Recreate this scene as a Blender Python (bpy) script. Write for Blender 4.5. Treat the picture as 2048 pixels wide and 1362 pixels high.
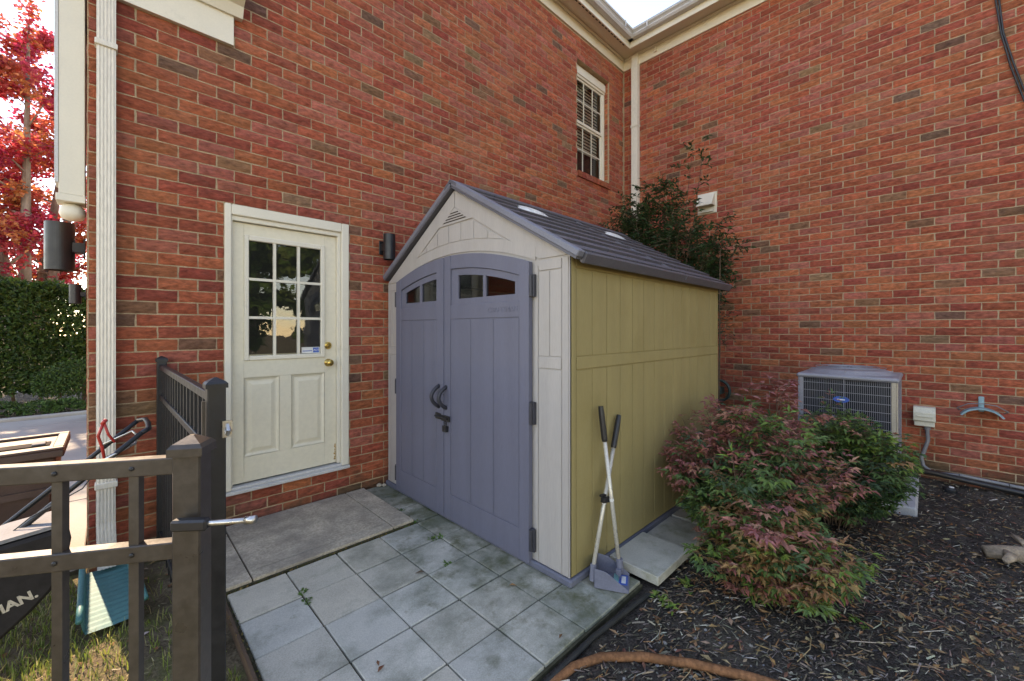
import bpy, bmesh, math, random
from mathutils import Vector, Matrix
R = math.radians
random.seed(11)
for o in list(bpy.data.objects): bpy.data.objects.remove(o)
SC = bpy.context.scene
COL = SC.collection

# ------------------------------------------------------------------ camera
CAM = Vector((-6.347, -3.70, 1.50)); CAZ = 45.538
cd = bpy.data.cameras.new('camera'); co = bpy.data.objects.new('camera', cd); COL.objects.link(co)
co.location = CAM; co.rotation_euler = (R(90), 0, R(CAZ - 90))
cd.sensor_width = 36; cd.lens = 815.33 * 36 / 2048; cd.shift_y = -22.2 / 2048
cd.clip_start = .05; cd.clip_end = 500
SC.camera = co
# ------------------------------------------------------------------ sky, sun, exposure
SUN_AZ, SUN_EL = 98.5, 40.0            # azimuth counted from +x towards +y
w = bpy.data.worlds.new('World'); SC.world = w; w.use_nodes = True
nt = w.node_tree; nt.nodes.clear()
sk = nt.nodes.new('ShaderNodeTexSky'); sk.sky_type = 'NISHITA'; sk.sun_disc = False
sk.sun_elevation = R(SUN_EL); sk.sun_rotation = R(90 - SUN_AZ)
sk.air_density = 1.0; sk.dust_density = .05; sk.ozone_density = 2.5; sk.altitude = 600
bg = nt.nodes.new('ShaderNodeBackground'); bg.inputs[1].default_value = .15
wo = nt.nodes.new('ShaderNodeOutputWorld')
nt.links.new(sk.outputs[0], bg.inputs[0]); nt.links.new(bg.outputs[0], wo.inputs[0])
sl = bpy.data.lights.new('sun', 'SUN'); sl.energy = 2.2; sl.angle = R(.53); sl.color = (1, .95, .86)
so = bpy.data.objects.new('sun', sl); COL.objects.link(so)
sdir = Vector((math.cos(R(SUN_EL)) * math.cos(R(SUN_AZ)), math.cos(R(SUN_EL)) * math.sin(R(SUN_AZ)), math.sin(R(SUN_EL))))
so.rotation_euler = sdir.to_track_quat('Z', 'Y').to_euler(); so.location = (-6, 8, 12)
SC.view_settings.view_transform = 'Standard'; SC.view_settings.look = 'None'
SC.view_settings.exposure = 2.25; SC.view_settings.gamma = 1
SC.view_settings.use_white_balance = True; SC.view_settings.white_balance_temperature = 10000; SC.view_settings.white_balance_tint = 20   # camera set for open shade
SC.render.engine = 'CYCLES'
try:
    SC.cycles.max_bounces = 8; SC.cycles.diffuse_bounces = 5; SC.cycles.transparent_max_bounces = 12
except Exception: pass

# ------------------------------------------------------------------ materials
def _nt(name):
    m = bpy.data.materials.new(name); m.use_nodes = True
    return m, m.node_tree, m.node_tree.nodes['Principled BSDF']
def N(t, typ, **k):
    n = t.nodes.new(typ)
    for a, v in k.items(): setattr(n, a, v)
    return n
def pos(t, stretch=(1, 1, 1)):
    g = N(t, 'ShaderNodeNewGeometry'); mp = N(t, 'ShaderNodeMapping'); mp.inputs['Scale'].default_value = stretch
    t.links.new(g.outputs['Position'], mp.inputs['Vector']); return mp.outputs['Vector']
def noise(t, vec, scale, detail=4, rough=.6):
    n = N(t, 'ShaderNodeTexNoise'); n.inputs['Scale'].default_value = scale
    n.inputs['Detail'].default_value = detail; n.inputs['Roughness'].default_value = rough
    t.links.new(vec, n.inputs['Vector']); return n.outputs['Fac']
def ramp(t, fac, stops):
    r = N(t, 'ShaderNodeValToRGB'); e = r.color_ramp.elements
    while len(e) > 1: e.remove(e[-1])
    e[0].position = stops[0][0]; e[0].color = tuple(stops[0][1]) + (1,) if len(stops[0][1]) == 3 else stops[0][1]
    for p, c in stops[1:]:
        x = e.new(p); x.color = tuple(c) + (1,)
    t.links.new(fac, r.inputs[0]); return r.outputs[0]
def mixc(t, fac, a, b, mode='MIX'):
    m = N(t, 'ShaderNodeMix', data_type='RGBA', blend_type=mode)
    if isinstance(fac, (int, float)): m.inputs[0].default_value = fac
    else: t.links.new(fac, m.inputs[0])
    for s, v in ((6, a), (7, b)):
        if isinstance(v, tuple): m.inputs[s].default_value = v + (1,) if len(v) == 3 else v
        else: t.links.new(v, m.inputs[s])
    return m.outputs[2]
def grey(a): return (a, a, a)
def bumpn(t, b, h, strength, dist=.01):
    n = N(t, 'ShaderNodeBump'); n.inputs['Strength'].default_value = strength; n.inputs['Distance'].default_value = dist
    t.links.new(h, n.inputs['Height']); t.links.new(n.outputs[0], b.inputs['Normal'])
def mat(name, col, rough=.6, spec=.4, metal=0., var=.15, vscale=6, fine=.08, fscale=90, bump=0., bscale=120, bdist=.004, stretch=(1, 1, 1), attr=False, stain=None, stscale=2.5, starange=(.5, .72)):
    m, t, b = _nt(name)
    v = pos(t, stretch)
    c = col
    if attr:
        a = N(t, 'ShaderNodeAttribute', attribute_name='tint'); c = a.outputs['Color']
    f = ramp(t, noise(t, v, vscale), [(.3, grey(1 - var)), (.7, grey(1 + var * .6))])
    c = mixc(t, 1., c, f, 'MULTIPLY')
    if fine:
        f2 = ramp(t, noise(t, v, fscale, 3), [(.35, grey(1 - fine)), (.65, grey(1 + fine))]); c = mixc(t, 1., c, f2, 'MULTIPLY')
    if stain:
        s = ramp(t, noise(t, pos(t), stscale, 6, .65), [(starange[0], grey(0)), (starange[1], grey(1))]); c = mixc(t, s, c, stain)
    t.links.new(c, b.inputs['Base Color'])
    rr = ramp(t, noise(t, v, vscale * 2), [(.3, grey(max(.02, rough - .08))), (.7, grey(min(1, rough + .08)))])
    t.links.new(rr, b.inputs['Roughness'])
    b.inputs['Metallic'].default_value = metal; b.inputs['Specular IOR Level'].default_value = spec
    if bump: bumpn(t, b, noise(t, v, bscale, 4), bump, bdist)
    return m
def leafmat(name, gloss=.45, trans=.35):
    m, t, b = _nt(name)
    a = N(t, 'ShaderNodeAttribute', attribute_name='tint')
    f = ramp(t, noise(t, pos(t), 40, 2), [(.3, grey(.8)), (.7, grey(1.2))])
    c = mixc(t, 1., a.outputs['Color'], f, 'MULTIPLY')
    t.links.new(c, b.inputs['Base Color']); b.inputs['Roughness'].default_value = gloss; b.inputs['Specular IOR Level'].default_value = .35
    tr = N(t, 'ShaderNodeBsdfTranslucent'); t.links.new(c, tr.inputs[0])
    mx = N(t, 'ShaderNodeMixShader'); mx.inputs[0].default_value = trans
    t.links.new(b.outputs[0], mx.inputs[1]); t.links.new(tr.outputs[0], mx.inputs[2])
    t.links.new(mx.outputs[0], t.nodes['Material Output'].inputs[0]); return m
def brickmat():
    m, t, b = _nt('brick')
    a = N(t, 'ShaderNodeAttribute', attribute_name='tint')
    v = pos(t, (1, 1, 2.6))
    c = mixc(t, 1., a.outputs['Color'], ramp(t, noise(t, v, 16, 5, .65), [(.30, grey(.55)), (.5, grey(1)), (.70, grey(1.42))]), 'MULTIPLY')
    # smoky, purplish and pale flashing on the faces
    c = mixc(t, ramp(t, noise(t, v, 9, 5, .7), [(.56, grey(0)), (.76, grey(.5))]), c, (.24, .10, .065))
    c = mixc(t, ramp(t, noise(t, pos(t, (1.3, 1.2, 3)), 13, 5, .7), [(.58, grey(0)), (.80, grey(.5))]), c, (.55, .24, .15))
    c = mixc(t, 1., c, ramp(t, noise(t, pos(t), .7, 3), [(.3, grey(.86)), (.7, grey(1.1))]), 'MULTIPLY')
    # damp, mossy stain creeping up from the soil in patches
    sp = N(t, 'ShaderNodeSeparateXYZ'); t.links.new(pos(t), sp.inputs[0])
    mr = N(t, 'ShaderNodeMapRange'); mr.inputs[1].default_value = 0; mr.inputs[2].default_value = .42; mr.inputs[3].default_value = .22; mr.inputs[4].default_value = -.25
    t.links.new(sp.outputs[2], mr.inputs[0]); ad = N(t, 'ShaderNodeMath', operation='ADD'); t.links.new(mr.outputs[0], ad.inputs[0]); t.links.new(noise(t, pos(t), 3.1, 6, .7), ad.inputs[1])
    c = mixc(t, ramp(t, ad.outputs[0], [(.52, grey(0)), (.74, grey(.75))]), c, (.10, .075, .045))
    # chalky weathering in large soft patches
    c = mixc(t, ramp(t, noise(t, pos(t), 1.3, 6, .65), [(.52, grey(0)), (.78, grey(.30))]), c, (.52, .27, .19))
    t.links.new(c, b.inputs['Base Color']); b.inputs['Roughness'].default_value = .85; b.inputs['Specular IOR Level'].default_value = .3
    h = N(t, 'ShaderNodeMath', operation='ADD')
    t.links.new(noise(t, v, 38, 6, .7), h.inputs[0]); t.links.new(noise(t, v, 130, 3, .6), h.inputs[1])
    bumpn(t, b, h.outputs[0], 1., .014); return m
def glassmat(name, ior=1.7, tint=(1, 1, 1)):
    m, t, b = _nt(name); t.nodes.remove(b)
    tr = N(t, 'ShaderNodeBsdfTransparent'); tr.inputs[0].default_value = tint + (1,)
    gl = N(t, 'ShaderNodeBsdfGlossy'); gl.inputs['Roughness'].default_value = .015
    fr = N(t, 'ShaderNodeFresnel'); fr.inputs[0].default_value = ior
    mx = N(t, 'ShaderNodeMixShader'); t.links.new(fr.outputs[0], mx.inputs[0]); t.links.new(tr.outputs[0], mx.inputs[1]); t.links.new(gl.outputs[0], mx.inputs[2])
    t.links.new(mx.outputs[0], t.nodes['Material Output'].inputs[0])
    bumpn_ = N(t, 'ShaderNodeBump'); bumpn_.inputs['Strength'].default_value = .06; bumpn_.inputs['Distance'].default_value = .02
    t.links.new(noise(t, pos(t), 5, 2), bumpn_.inputs['Height']); t.links.new(bumpn_.outputs[0], gl.inputs['Normal']); return m
M = {}
M['brick'] = brickmat()
M['mortar'] = mat('mortar', (.44, .315, .20), .95, .1, var=.25, vscale=5, fine=.15, fscale=140, bump=.6, bscale=160)
M['white_trim'] = mat('white_trim', (.74, .68, .56), .5, .4, var=.05, vscale=3, fine=.02, stain=(.55, .50, .40), stscale=4, starange=(.62, .8))
M['soffit'] = mat('soffit', (.70, .62, .50), .55, .3, var=.05, vscale=2, fine=.02)
M['dark_slot'] = mat('dark_slot', (.05, .04, .035), .9, .1)
M['gutter'] = mat('gutter', (.58, .57, .55), .35, .5, var=.08, vscale=3)
M['downspout'] = mat('downspout', (.72, .66, .56), .4, .5, var=.06, vscale=4, stain=(.50, .45, .36), stscale=9, starange=(.66, .85), stretch=(1, 1, .2))
M['door_paint'] = mat('door_paint', (.75, .68, .53), .45, .45, var=.05, vscale=3, fine=.03, fscale=30, stain=(.62, .57, .42), stscale=3, starange=(.6, .8))
M['rust'] = mat('rust', (.45, .25, .08), .9, .1, var=.4, vscale=40)
M['brass'] = mat('brass', (.62, .42, .13), .25, .5, metal=1., var=.1)
M['glass'] = glassmat('glass', 1.75, (.88, .9, .89))
M['acrylic'] = glassmat('acrylic', 1.75, (.6, .6, .6))
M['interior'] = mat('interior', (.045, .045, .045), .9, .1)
M['blind'] = mat('blind', (.72, .64, .52), .6, .3)
M['shed_wall'] = mat('shed_wall', (.40, .37, .345), .6, .3, var=.07, vscale=3, fine=.05, fscale=70, bump=.25, bscale=90, bdist=.002, stretch=(4, 4, .25), stain=(.345, .32, .275), stscale=2.2, starange=(.55, .85))
M['shed_side_warmlit'] = mat('shed_side_warmlit', (.33, .262, .118), .6, .3, var=.1, vscale=3, fine=.05, fscale=70, bump=.25, bscale=90, bdist=.002, stretch=(4, 4, .25), stain=(.27, .21, .085), stscale=1.7, starange=(.5, .8))  # tan like the front; warm bounce light is put into the olive colour
M['shed_door'] = mat('shed_door', (.135, .140, .187), .52, .35, var=.08, vscale=3, fine=.05, fscale=70, bump=.22, bscale=90, bdist=.002, stretch=(4, 4, .25))
M['shed_roof'] = mat('shed_roof', (.10, .098, .115), .5, .45, var=.12, vscale=4, fine=.08, fscale=60, bump=.2, bscale=60, bdist=.003)
M['shed_trim'] = mat('shed_trim', (.17, .175, .21), .45, .45, var=.1, vscale=4)
M['shed_base'] = mat('shed_base', (.13, .14, .18), .6, .3, var=.15, vscale=6)
M['skylight'] = mat('skylight', (.70, .70, .68), .3, .5, var=.05)
M['black_metal'] = mat('black_metal', (.016, .016, .018), .42, .5, var=.2, vscale=10, fine=.1)
M['sunlit_metal'] = mat('sunlit_metal', (.055, .044, .036), .34, .55, var=.3, vscale=9, fine=.15, fscale=60, bump=.05, bscale=200)  # black metal with warm sunlight put into its bronze colour
M['steel'] = mat('steel', (.55, .54, .52), .3, .5, metal=.9, var=.2, vscale=20)
M['hinge'] = mat('hinge', (.045, .045, .055), .5, .4)
M['concrete'] = mat('concrete', (.47, .40, .31), .9, .2, var=.28, vscale=5, fine=.22, fscale=70, bump=.35, bscale=180, bdist=.002, stain=(.23, .20, .165), stscale=3.2, starange=(.45, .72))
M['path_concrete'] = mat('path_concrete', (.40, .375, .34), .9, .2, var=.12, vscale=2, fine=.06, fscale=90, bump=.2)
M['joint_soil'] = mat('joint_soil', (.075, .07, .045), .95, .1, var=.4, vscale=20, bump=.5)
M['tray'] = mat('tray', (.16, .17, .22), .45, .4, var=.1)
M['pole'] = mat('pole', (.60, .57, .50), .3, .5, metal=.25, var=.08)
M['label_blue'] = mat('label_blue', (.03, .12, .45), .4, .4)
M['label_teal'] = mat('label_teal', (.20, .50, .50), .4, .4)
M['label_white'] = mat('label_white', (.75, .75, .72), .5, .4)
M['ac_metal'] = mat('ac_metal', (.27, .27, .30), .45, .5, var=.1)
M['ac_coil'] = mat('ac_coil', (.016, .017, .021), .7, .2, var=.3, vscale=40)
M['tan_post'] = mat('tan_post', (.42, .36, .28), .5, .4)
M['pad'] = mat('pad', (.42, .42, .43), .85, .2, var=.12)
M['pipe_black'] = mat('pipe_black', (.02, .02, .022), .45, .5)
M['conduit'] = mat('conduit', (.22, .22, .23), .5, .4)
M['box_cream'] = mat('box_cream', (.66, .63, .52), .5, .4, var=.08, stain=(.45, .42, .33), stscale=12, starange=(.6, .8))
M['hanger'] = mat('hanger', (.20, .36, .40), .5, .4, var=.2, vscale=30, stain=(.35, .42, .42), stscale=25)
M['hose'] = mat('hose', (.04, .07, .06), .45, .4)
M['teal'] = mat('teal', (.045, .20, .20), .5, .4, var=.1)
M['bin_brown'] = mat('bin_brown', (.085, .05, .038), .5, .4, var=.15)
M['bag'] = mat('bag', (.03, .026, .025), .8, .2, var=.25, vscale=20, bump=.3, bscale=400, bdist=.001)
M['bag_print'] = mat('bag_print', (.55, .48, .38), .8, .1, var=.3, vscale=60)
M['red_plastic'] = mat('red_plastic', (.55, .04, .03), .35, .5)
M['grey_fabric'] = mat('grey_fabric', (.22, .215, .22), .8, .2, var=.2)
M['rust_edging'] = mat('rust_edging', (.24, .105, .05), .8, .2, var=.4, vscale=12, fine=.25, fscale=60, bump=.5, bscale=90)
M['black_edging'] = mat('black_edging', (.03, .03, .028), .7, .3, var=.4, vscale=14)
M['wood_edging'] = mat('wood_edging', (.13, .085, .06), .9, .1, var=.4, vscale=14, bump=.5, stretch=(1, .15, 1))
M['log'] = mat('log', (.34, .26, .19), .9, .1, var=.4, vscale=18, bump=.8, bscale=60, bdist=.01)
M['bark'] = mat('bark', (.30, .25, .21), .9, .1, var=.4, vscale=9, bump=.7, bscale=30, bdist=.02, stretch=(1, 1, .3))
M['cane'] = mat('cane', (.14, .09, .06), .8, .2, var=.3, vscale=30)
M['leaf'] = leafmat('leaf'); M['maple_leaf'] = leafmat('maple_leaf', .5, .5)
M['litter'] = mat('litter', (1, 1, 1), .85, .15, var=.25, vscale=30, fine=.2, fscale=200, attr=True)
M['grass'] = leafmat('grass', .6, .4)
M['mulch'] = mat('mulch', (.075, .062, .052), .95, .15, var=.5, vscale=14, fine=.4, fscale=90, bump=1., bscale=70, bdist=.02, stain=(.17, .14, .105), stscale=1.6, starange=(.55, .75))
M['soil'] = mat('soil', (.17, .13, .085), .95, .1, var=.4, vscale=7, fine=.3, fscale=80, bump=.9, bscale=50, bdist=.02, stain=(.11, .12, .04), stscale=2.2, starange=(.48, .66))
M['shingle_roof'] = mat('shingle_roof', (.09, .085, .08), .9, .1, var=.3, vscale=12)
def pavermat():
    m, t, b = _nt('paver')
    v = pos(t)
    a = N(t, 'ShaderNodeAttribute', attribute_name='tint')
    c = mixc(t, 1., a.outputs['Color'], ramp(t, noise(t, v, 150, 3), [(.35, grey(.86)), (.65, grey(1.1))]), 'MULTIPLY')
    c = mixc(t, 1., c, ramp(t, noise(t, v, 5, 4), [(.3, grey(.88)), (.7, grey(1.06))]), 'MULTIPLY')
    sep = N(t, 'ShaderNodeSeparateXYZ'); t.links.new(v, sep.inputs[0])
    # algae film: strongest along the shed's drip line and the downhill edge
    mr = N(t, 'ShaderNodeMapRange'); mr.inputs[1].default_value = -5.5; mr.inputs[2].default_value = -4.5; mr.inputs[3].default_value = -.05; mr.inputs[4].default_value = .17
    t.links.new(sep.outputs[0], mr.inputs[0])
    ad = N(t, 'ShaderNodeMath', operation='ADD'); t.links.new(noise(t, v, 2.6, 6, .68), ad.inputs[0]); t.links.new(mr.outputs[0], ad.inputs[1])
    c = mixc(t, ramp(t, ad.outputs[0], [(.47, grey(0)), (.76, grey(.85))]), c, (.105, .125, .085))
    ad2 = N(t, 'ShaderNodeMath', operation='ADD'); t.links.new(noise(t, v, 7, 6, .7), ad2.inputs[0]); t.links.new(mr.outputs[0], ad2.inputs[1])
    c = mixc(t, ramp(t, ad2.outputs[0], [(.60, grey(0)), (.82, grey(.8))]), c, (.085, .09, .035))
    t.links.new(c, b.inputs['Base Color']); b.inputs['Roughness'].default_value = .88; b.inputs['Specular IOR Level'].default_value = .25
    bumpn(t, b, noise(t, v, 220, 3), .35, .002); return m
M['paver'] = pavermat()
M['paver_plain'] = mat('paver_plain', (1, 1, 1), .9, .2, var=.15, vscale=6, fine=.1, fscale=150, bump=.3, bscale=200, bdist=.002, attr=True, stain=(.16, .17, .085), stscale=4, starange=(.5, .78))

# ------------------------------------------------------------------ mesh building
class MB:
    def __init__(s): s.v = []; s.f = []; s.t = []; s.tint = None
    def face(s, *i): s.f.append(tuple(i)); s.t.append(s.tint)
    def add(s, vs, fs):
        b = len(s.v); s.v += [tuple(p) for p in vs]
        for f in fs: s.face(*[b + i for i in f])
        return s
    def box(s, x0, x1, y0, y1, z0, z1, m=None):
        x0, x1 = sorted((x0, x1)); y0, y1 = sorted((y0, y1)); z0, z1 = sorted((z0, z1))
        vs = [Vector((x, y, z)) for z in (z0, z1) for y in (y0, y1) for x in (x0, x1)]
        if m: vs = [m @ p for p in vs]
        return s.add(vs, [(0, 2, 3, 1), (4, 5, 7, 6), (0, 1, 5, 4), (2, 6, 7, 3), (0, 4, 6, 2), (1, 3, 7, 5)])
    def bar(s, p0, p1, wd, ht, up=(0, 0, 1)):
        p0 = Vector(p0); p1 = Vector(p1); d = (p1 - p0).normalized(); u = Vector(up)
        r = d.cross(u).normalized(); u = r.cross(d).normalized()
        vs = [p + r * a * wd / 2 + u * b * ht / 2 for p in (p0, p1) for a, b in ((-1, -1), (1, -1), (1, 1), (-1, 1))]
        return s.add(vs, [(0, 1, 2, 3), (7, 6, 5, 4), (0, 4, 5, 1), (1, 5, 6, 2), (2, 6, 7, 3), (3, 7, 4, 0)])
    def tube(s, pts, r, n=8, closed=False, caps=True):
        pts = [Vector(p) for p in pts]; k = len(pts); rr = r if isinstance(r, (list, tuple)) else [r] * k
        b = len(s.v); prev = None
        for i, p in enumerate(pts):
            if closed: d = pts[(i + 1) % k] - pts[i - 1]
            else: d = pts[min(i + 1, k - 1)] - pts[max(i - 1, 0)]
            d.normalize()
            if prev is None:
                a = Vector((0, 0, 1)) if abs(d.z) < .9 else Vector((1, 0, 0)); u = d.cross(a).normalized()
            else: u = (prev - d * prev.dot(d)).normalized()
            prev = u; q = d.cross(u)
            for j in range(n):
                an = 2 * math.pi * j / n; s.v.append(tuple(p + (u * math.cos(an) + q * math.sin(an)) * rr[i]))
        for i in range(k if closed else k - 1):
            for j in range(n):
                a0 = b + i * n + j; a1 = b + i * n + (j + 1) % n; c0 = b + ((i + 1) % k) * n + j; c1 = b + ((i + 1) % k) * n + (j + 1) % n
                s.face(a0, a1, c1, c0)
        if caps and not closed:
            s.face(*[b + j for j in range(n)][::-1]); s.face(*[b + (k - 1) * n + j for j in range(n)])
        return s
    def lathe(s, prof, c, axis=(0, 0, 1), n=20):
        ax = Vector(axis).normalized(); a = Vector((0, 0, 1)) if abs(ax.z) < .9 else Vector((1, 0, 0)); u = ax.cross(a).normalized(); q = ax.cross(u); c = Vector(c); b = len(s.v)
        for r, h in prof:
            for j in range(n):
                an = 2 * math.pi * j / n; s.v.append(tuple(c + ax * h + (u * math.cos(an) + q * math.sin(an)) * max(r, 1e-4)))
        for i in range(len(prof) - 1):
            for j in range(n):
                s.face(b + i * n + j, b + i * n + (j + 1) % n, b + (i + 1) * n + (j + 1) % n, b + (i + 1) * n + j)
        s.face(*[b + j for j in range(n)][::-1]); s.face(*[b + (len(prof) - 1) * n + j for j in range(n)]); return s
    def prism(s, poly, fn, d0, d1):
        # poly: 2-D points; fn(a, b, depth) -> world
        k = len(poly); vs = [fn(a, b, d0) for a, b in poly] + [fn(a, b, d1) for a, b in poly]
        return s.add(vs, [tuple(range(k))[::-1], tuple(range(k, 2 * k))] + [(i, (i + 1) % k, k + (i + 1) % k, k + i) for i in range(k)])
BASE = {}
def obj(name, mb, m, parent=None, base=None, label=None, cat=None, group=None, kind=None, bevel=0., smooth=False, fixn=True):
    me = bpy.data.meshes.new(name)
    off = Vector(BASE.get(parent.name, (0, 0, 0))) if parent else Vector(base or (0, 0, 0))
    me.from_pydata([tuple(Vector(p) - off) for p in mb.v], [], mb.f)
    if any(t is not None for t in mb.t):
        at = me.color_attributes.new('tint', 'FLOAT_COLOR', 'CORNER'); dat = []
        for f, t in zip(mb.f, mb.t):
            dat += list((t or (1, 1, 1)) + (1.,)) * len(f)
        at.data.foreach_set('color', dat)
    if fixn or bevel:
        bm = bmesh.new(); bm.from_mesh(me)
        if fixn: bmesh.ops.recalc_face_normals(bm, faces=bm.faces)
        if bevel: bmesh.ops.bevel(bm, geom=[e for e in bm.edges if len(e.link_faces) == 2 and e.calc_face_angle(0) > .6], offset=bevel, segments=1, affect='EDGES', clamp_overlap=True)
        bm.to_mesh(me); bm.free()
    if smooth:
        me.polygons.foreach_set('use_smooth', [True] * len(me.polygons))
    me.materials.append(M[m] if isinstance(m, str) else m)
    o = bpy.data.objects.new(name, me); COL.objects.link(o)
    if parent: o.parent = parent
    else: o.location = off
    BASE[o.name] = tuple(off)
    tag(o, label, cat, group, kind); return o
def tag(o, label=None, cat=None, group=None, kind=None):
    if label: o['label'] = label
    if cat: o['category'] = cat
    if group: o['group'] = group
    if kind: o['kind'] = kind
def thing(name, loc, label, cat, group=None):
    o = bpy.data.objects.new(name, None); COL.objects.link(o); o.location = loc; o.empty_display_size = .1
    BASE[o.name] = tuple(loc); tag(o, label, cat, group); return o
def text_mb(txt, size, fn, depth=.002, align='LEFT', bold=0.):
    cu = bpy.data.curves.new('lettering', 'FONT'); cu.body = txt; cu.size = size; cu.align_x = align; cu.extrude = depth; cu.offset = bold; cu.resolution_u = 3
    ob = bpy.data.objects.new('lettering', cu); COL.objects.link(ob); bpy.context.view_layer.update()
    me = bpy.data.meshes.new_from_object(ob.evaluated_get(bpy.context.evaluated_depsgraph_get()))
    mb = MB(); mb.add([fn(*v.co) for v in me.vertices], [tuple(p.vertices) for p in me.polygons])
    bpy.data.objects.remove(ob); bpy.data.curves.remove(cu); bpy.data.meshes.remove(me); return mb
rnd = random.random
def ru(a, b): return a + (b - a) * rnd()
def jit(c, a=.12):
    k = 1 + ru(-a, a); return tuple(max(.005, x * k * (1 + ru(-a, a) * .4)) for x in c)
FW = Vector((math.cos(R(CAZ)), math.sin(R(CAZ)), 0)); RT = Vector((math.sin(R(CAZ)), -math.cos(R(CAZ)), 0))
def proj(p):
    v = Vector(p) - CAM; z = v.dot(FW)
    return (1024 + 815.33 * v.dot(RT) / z, 658.8 - 815.33 * v.z / z, z) if z > .1 else (1e6, 1e6, -1)

# ================================================================== GROUND
def gz(x, y):
    z = -.045 - .085 * max(0., min(1., (x + 3.4) / 2.6)) * max(0., min(1., (-y - 1.6) / 1.2))
    if y < 2: z += .010 * math.sin(x * 5.1 + y * 3.3) * math.sin(y * 4.7 - x * 2.1)
    return z - (.02 if x < -6.05 else 0)
def sheet(xs, ys, dz=0.):
    mb = MB(); nx = len(xs)
    mb.v = [(x, y, gz(x, y) + dz) for y in ys for x in xs]
    for j in range(len(ys) - 1):
        for i in range(nx - 1): mb.face(j * nx + i, j * nx + i + 1, (j + 1) * nx + i + 1, (j + 1) * nx + i)
    return mb
def lin(a, b, n): return [a + (b - a) * i / n for i in range(n + 1)]
obj('ground', sheet([-150, -60, -25, -14] + lin(-9, .6, 72) + [6, 20, 60, 150], [-150, -60, -25, -12] + lin(-7, 1.2, 60) + [6, 12, 30, 80, 150], -.006), 'soil', kind='structure', label='patchy lawn and bare soil around the brick house', cat='ground', smooth=True)
obj('mulch_bed', sheet(lin(-5.95, .02, 80), lin(-7, -2.50, 60), .003), 'mulch', kind='structure', label='dark mulch bed right of the paved patio', cat='mulch bed', smooth=True)
obj('mulch_bed', sheet(lin(-4.3, .02, 50), lin(-2.52, -.01, 30), .002), 'mulch', kind='structure', label='strip of dark mulch behind and under the shed', cat='mulch bed', smooth=True)

# concrete path beside the house, far planting bed with kerb
mb = MB()
xs = [-14, -11.5, -9.0, -7.75, -6.475]; ys = [.14, 1.6, 3.1, 4.6, 6.1, 6.86]
pth = MB().box(-14, -6.475, .14, 6.86, -.12, -.052)
path = obj('path', pth, 'joint_soil', kind='structure', label='sunlit concrete path beyond the corner of the brick house', cat='path')
for i in range(4):
    for j in range(5):
        obj('slab', MB().box(xs[i] + .006, xs[i + 1] - .006, ys[j] + .006, ys[j + 1] - .006, -.1, -.02), 'path_concrete', path, bevel=.006)
obj('path_kerb', MB().box(-14, -6.3, 6.87, 7.02, -.1, .03), 'path_concrete', kind='structure', label='pale concrete kerb between path and hedge bed', cat='kerb', bevel=.015)
fb = sheet(lin(-14, -5.5, 10), lin(7.03, 11.5, 8), .055)
obj('far_bed', fb, 'mulch', kind='structure', label='dark planting bed under the tall hedge', cat='mulch bed', smooth=True)
obj('far_lot', MB().box(-40, 5, 11.6, 13.0, -.1, -.015), 'path_concrete', kind='structure', label='bright sunlit pavement glimpsed under the hedge', cat='pavement')

# ================================================================== PATIO
pb = MB().box(-5.90, -4.10, -2.515, -.92, -.09, -.016).box(-4.655, -4.10, -.9185, -.012, -.09, -.0162)
patio = obj('patio', pb, 'joint_soil', kind='structure', label='patio of square pale concrete pavers in front of the shed', cat='patio')
PX = [-5.885 + .3065 * i for i in range(6)] + [-4.352, -4.095]; PY = [-.925 - .3162 * i for i in range(6)]
def paver(x0, x1, y0, y1, parent, ztop=0., th=.04, tilt=.003, g=.0045, mt='paver'):
    mb = MB(); k = ru(.9, 1.06); warm = ru(-.02, .02); mb.tint = (.53 * k + warm, .505 * k, .43 * k - warm)
    x0 += g * ru(.5, 1.2); x1 -= g * ru(.5, 1.2); y0 += g * ru(.5, 1.4); y1 -= g * ru(.5, 1.4)
    cx, cy = (x0 + x1) / 2, (y0 + y1) / 2
    m = Matrix.Translation((cx, cy, ztop)) @ Matrix.Rotation(R(ru(-.35, .35)), 4, 'Z') @ Matrix.Rotation(ru(-tilt, tilt), 4, 'X') @ Matrix.Rotation(ru(-tilt, tilt), 4, 'Y') @ Matrix.Translation((-cx, -cy, 0))
    mb.box(x0, x1, y0, y1, -th, 0, m)
    return obj('paver', mb, mt, parent, bevel=.0035)
for i in range(len(PX) - 1):
    for j in range(5):
        paver(PX[i], PX[i + 1], PY[j + 1], PY[j], patio, ztop=ru(-.002, .001))
for (ya, yb) in ((-.915, -.62), (-.62, -.31), (-.31, -.014)):
    paver(-4.652, -4.36, ya, yb, patio, ztop=ru(-.003, 0))
side = obj('side_path', MB().box(-4.08, -2.0, -2.56, -2.235, -.14, -.052), 'joint_soil', kind='structure', label='short run of pavers along the olive side of the shed', cat='path')
for (x0, x1, y0, y1, zt) in ((-4.065, -3.625, -2.60, -2.262, .048), (-3.60, -3.16, -2.575, -2.25, .008), (-3.14, -2.70, -2.56, -2.25, .012), (-2.68, -2.24, -2.55, -2.25, .008)):
    paver(x0, x1, y0, y1, side, zt, .055, .008, .005, 'paver_plain')
# concrete door landing: slab with tooled grooves
land = obj('landing', MB().box(-6.04, -4.665, -.912, -.012, -.1, .004), 'joint_soil', kind='structure', label='weathered concrete landing slab with tooled borders under the door', cat='landing')
for (x0, x1, y0, y1) in ((-6.03, -5.755, -.90, -.016), (-5.747, -4.845, -.795, -.016), (-5.747, -4.845, -.90, -.803), (-4.837, -4.67, -.90, -.016)):
    obj('slab', MB().box(x0, x1, y0, y1, -.08, .022), 'concrete', land, bevel=.004)

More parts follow.
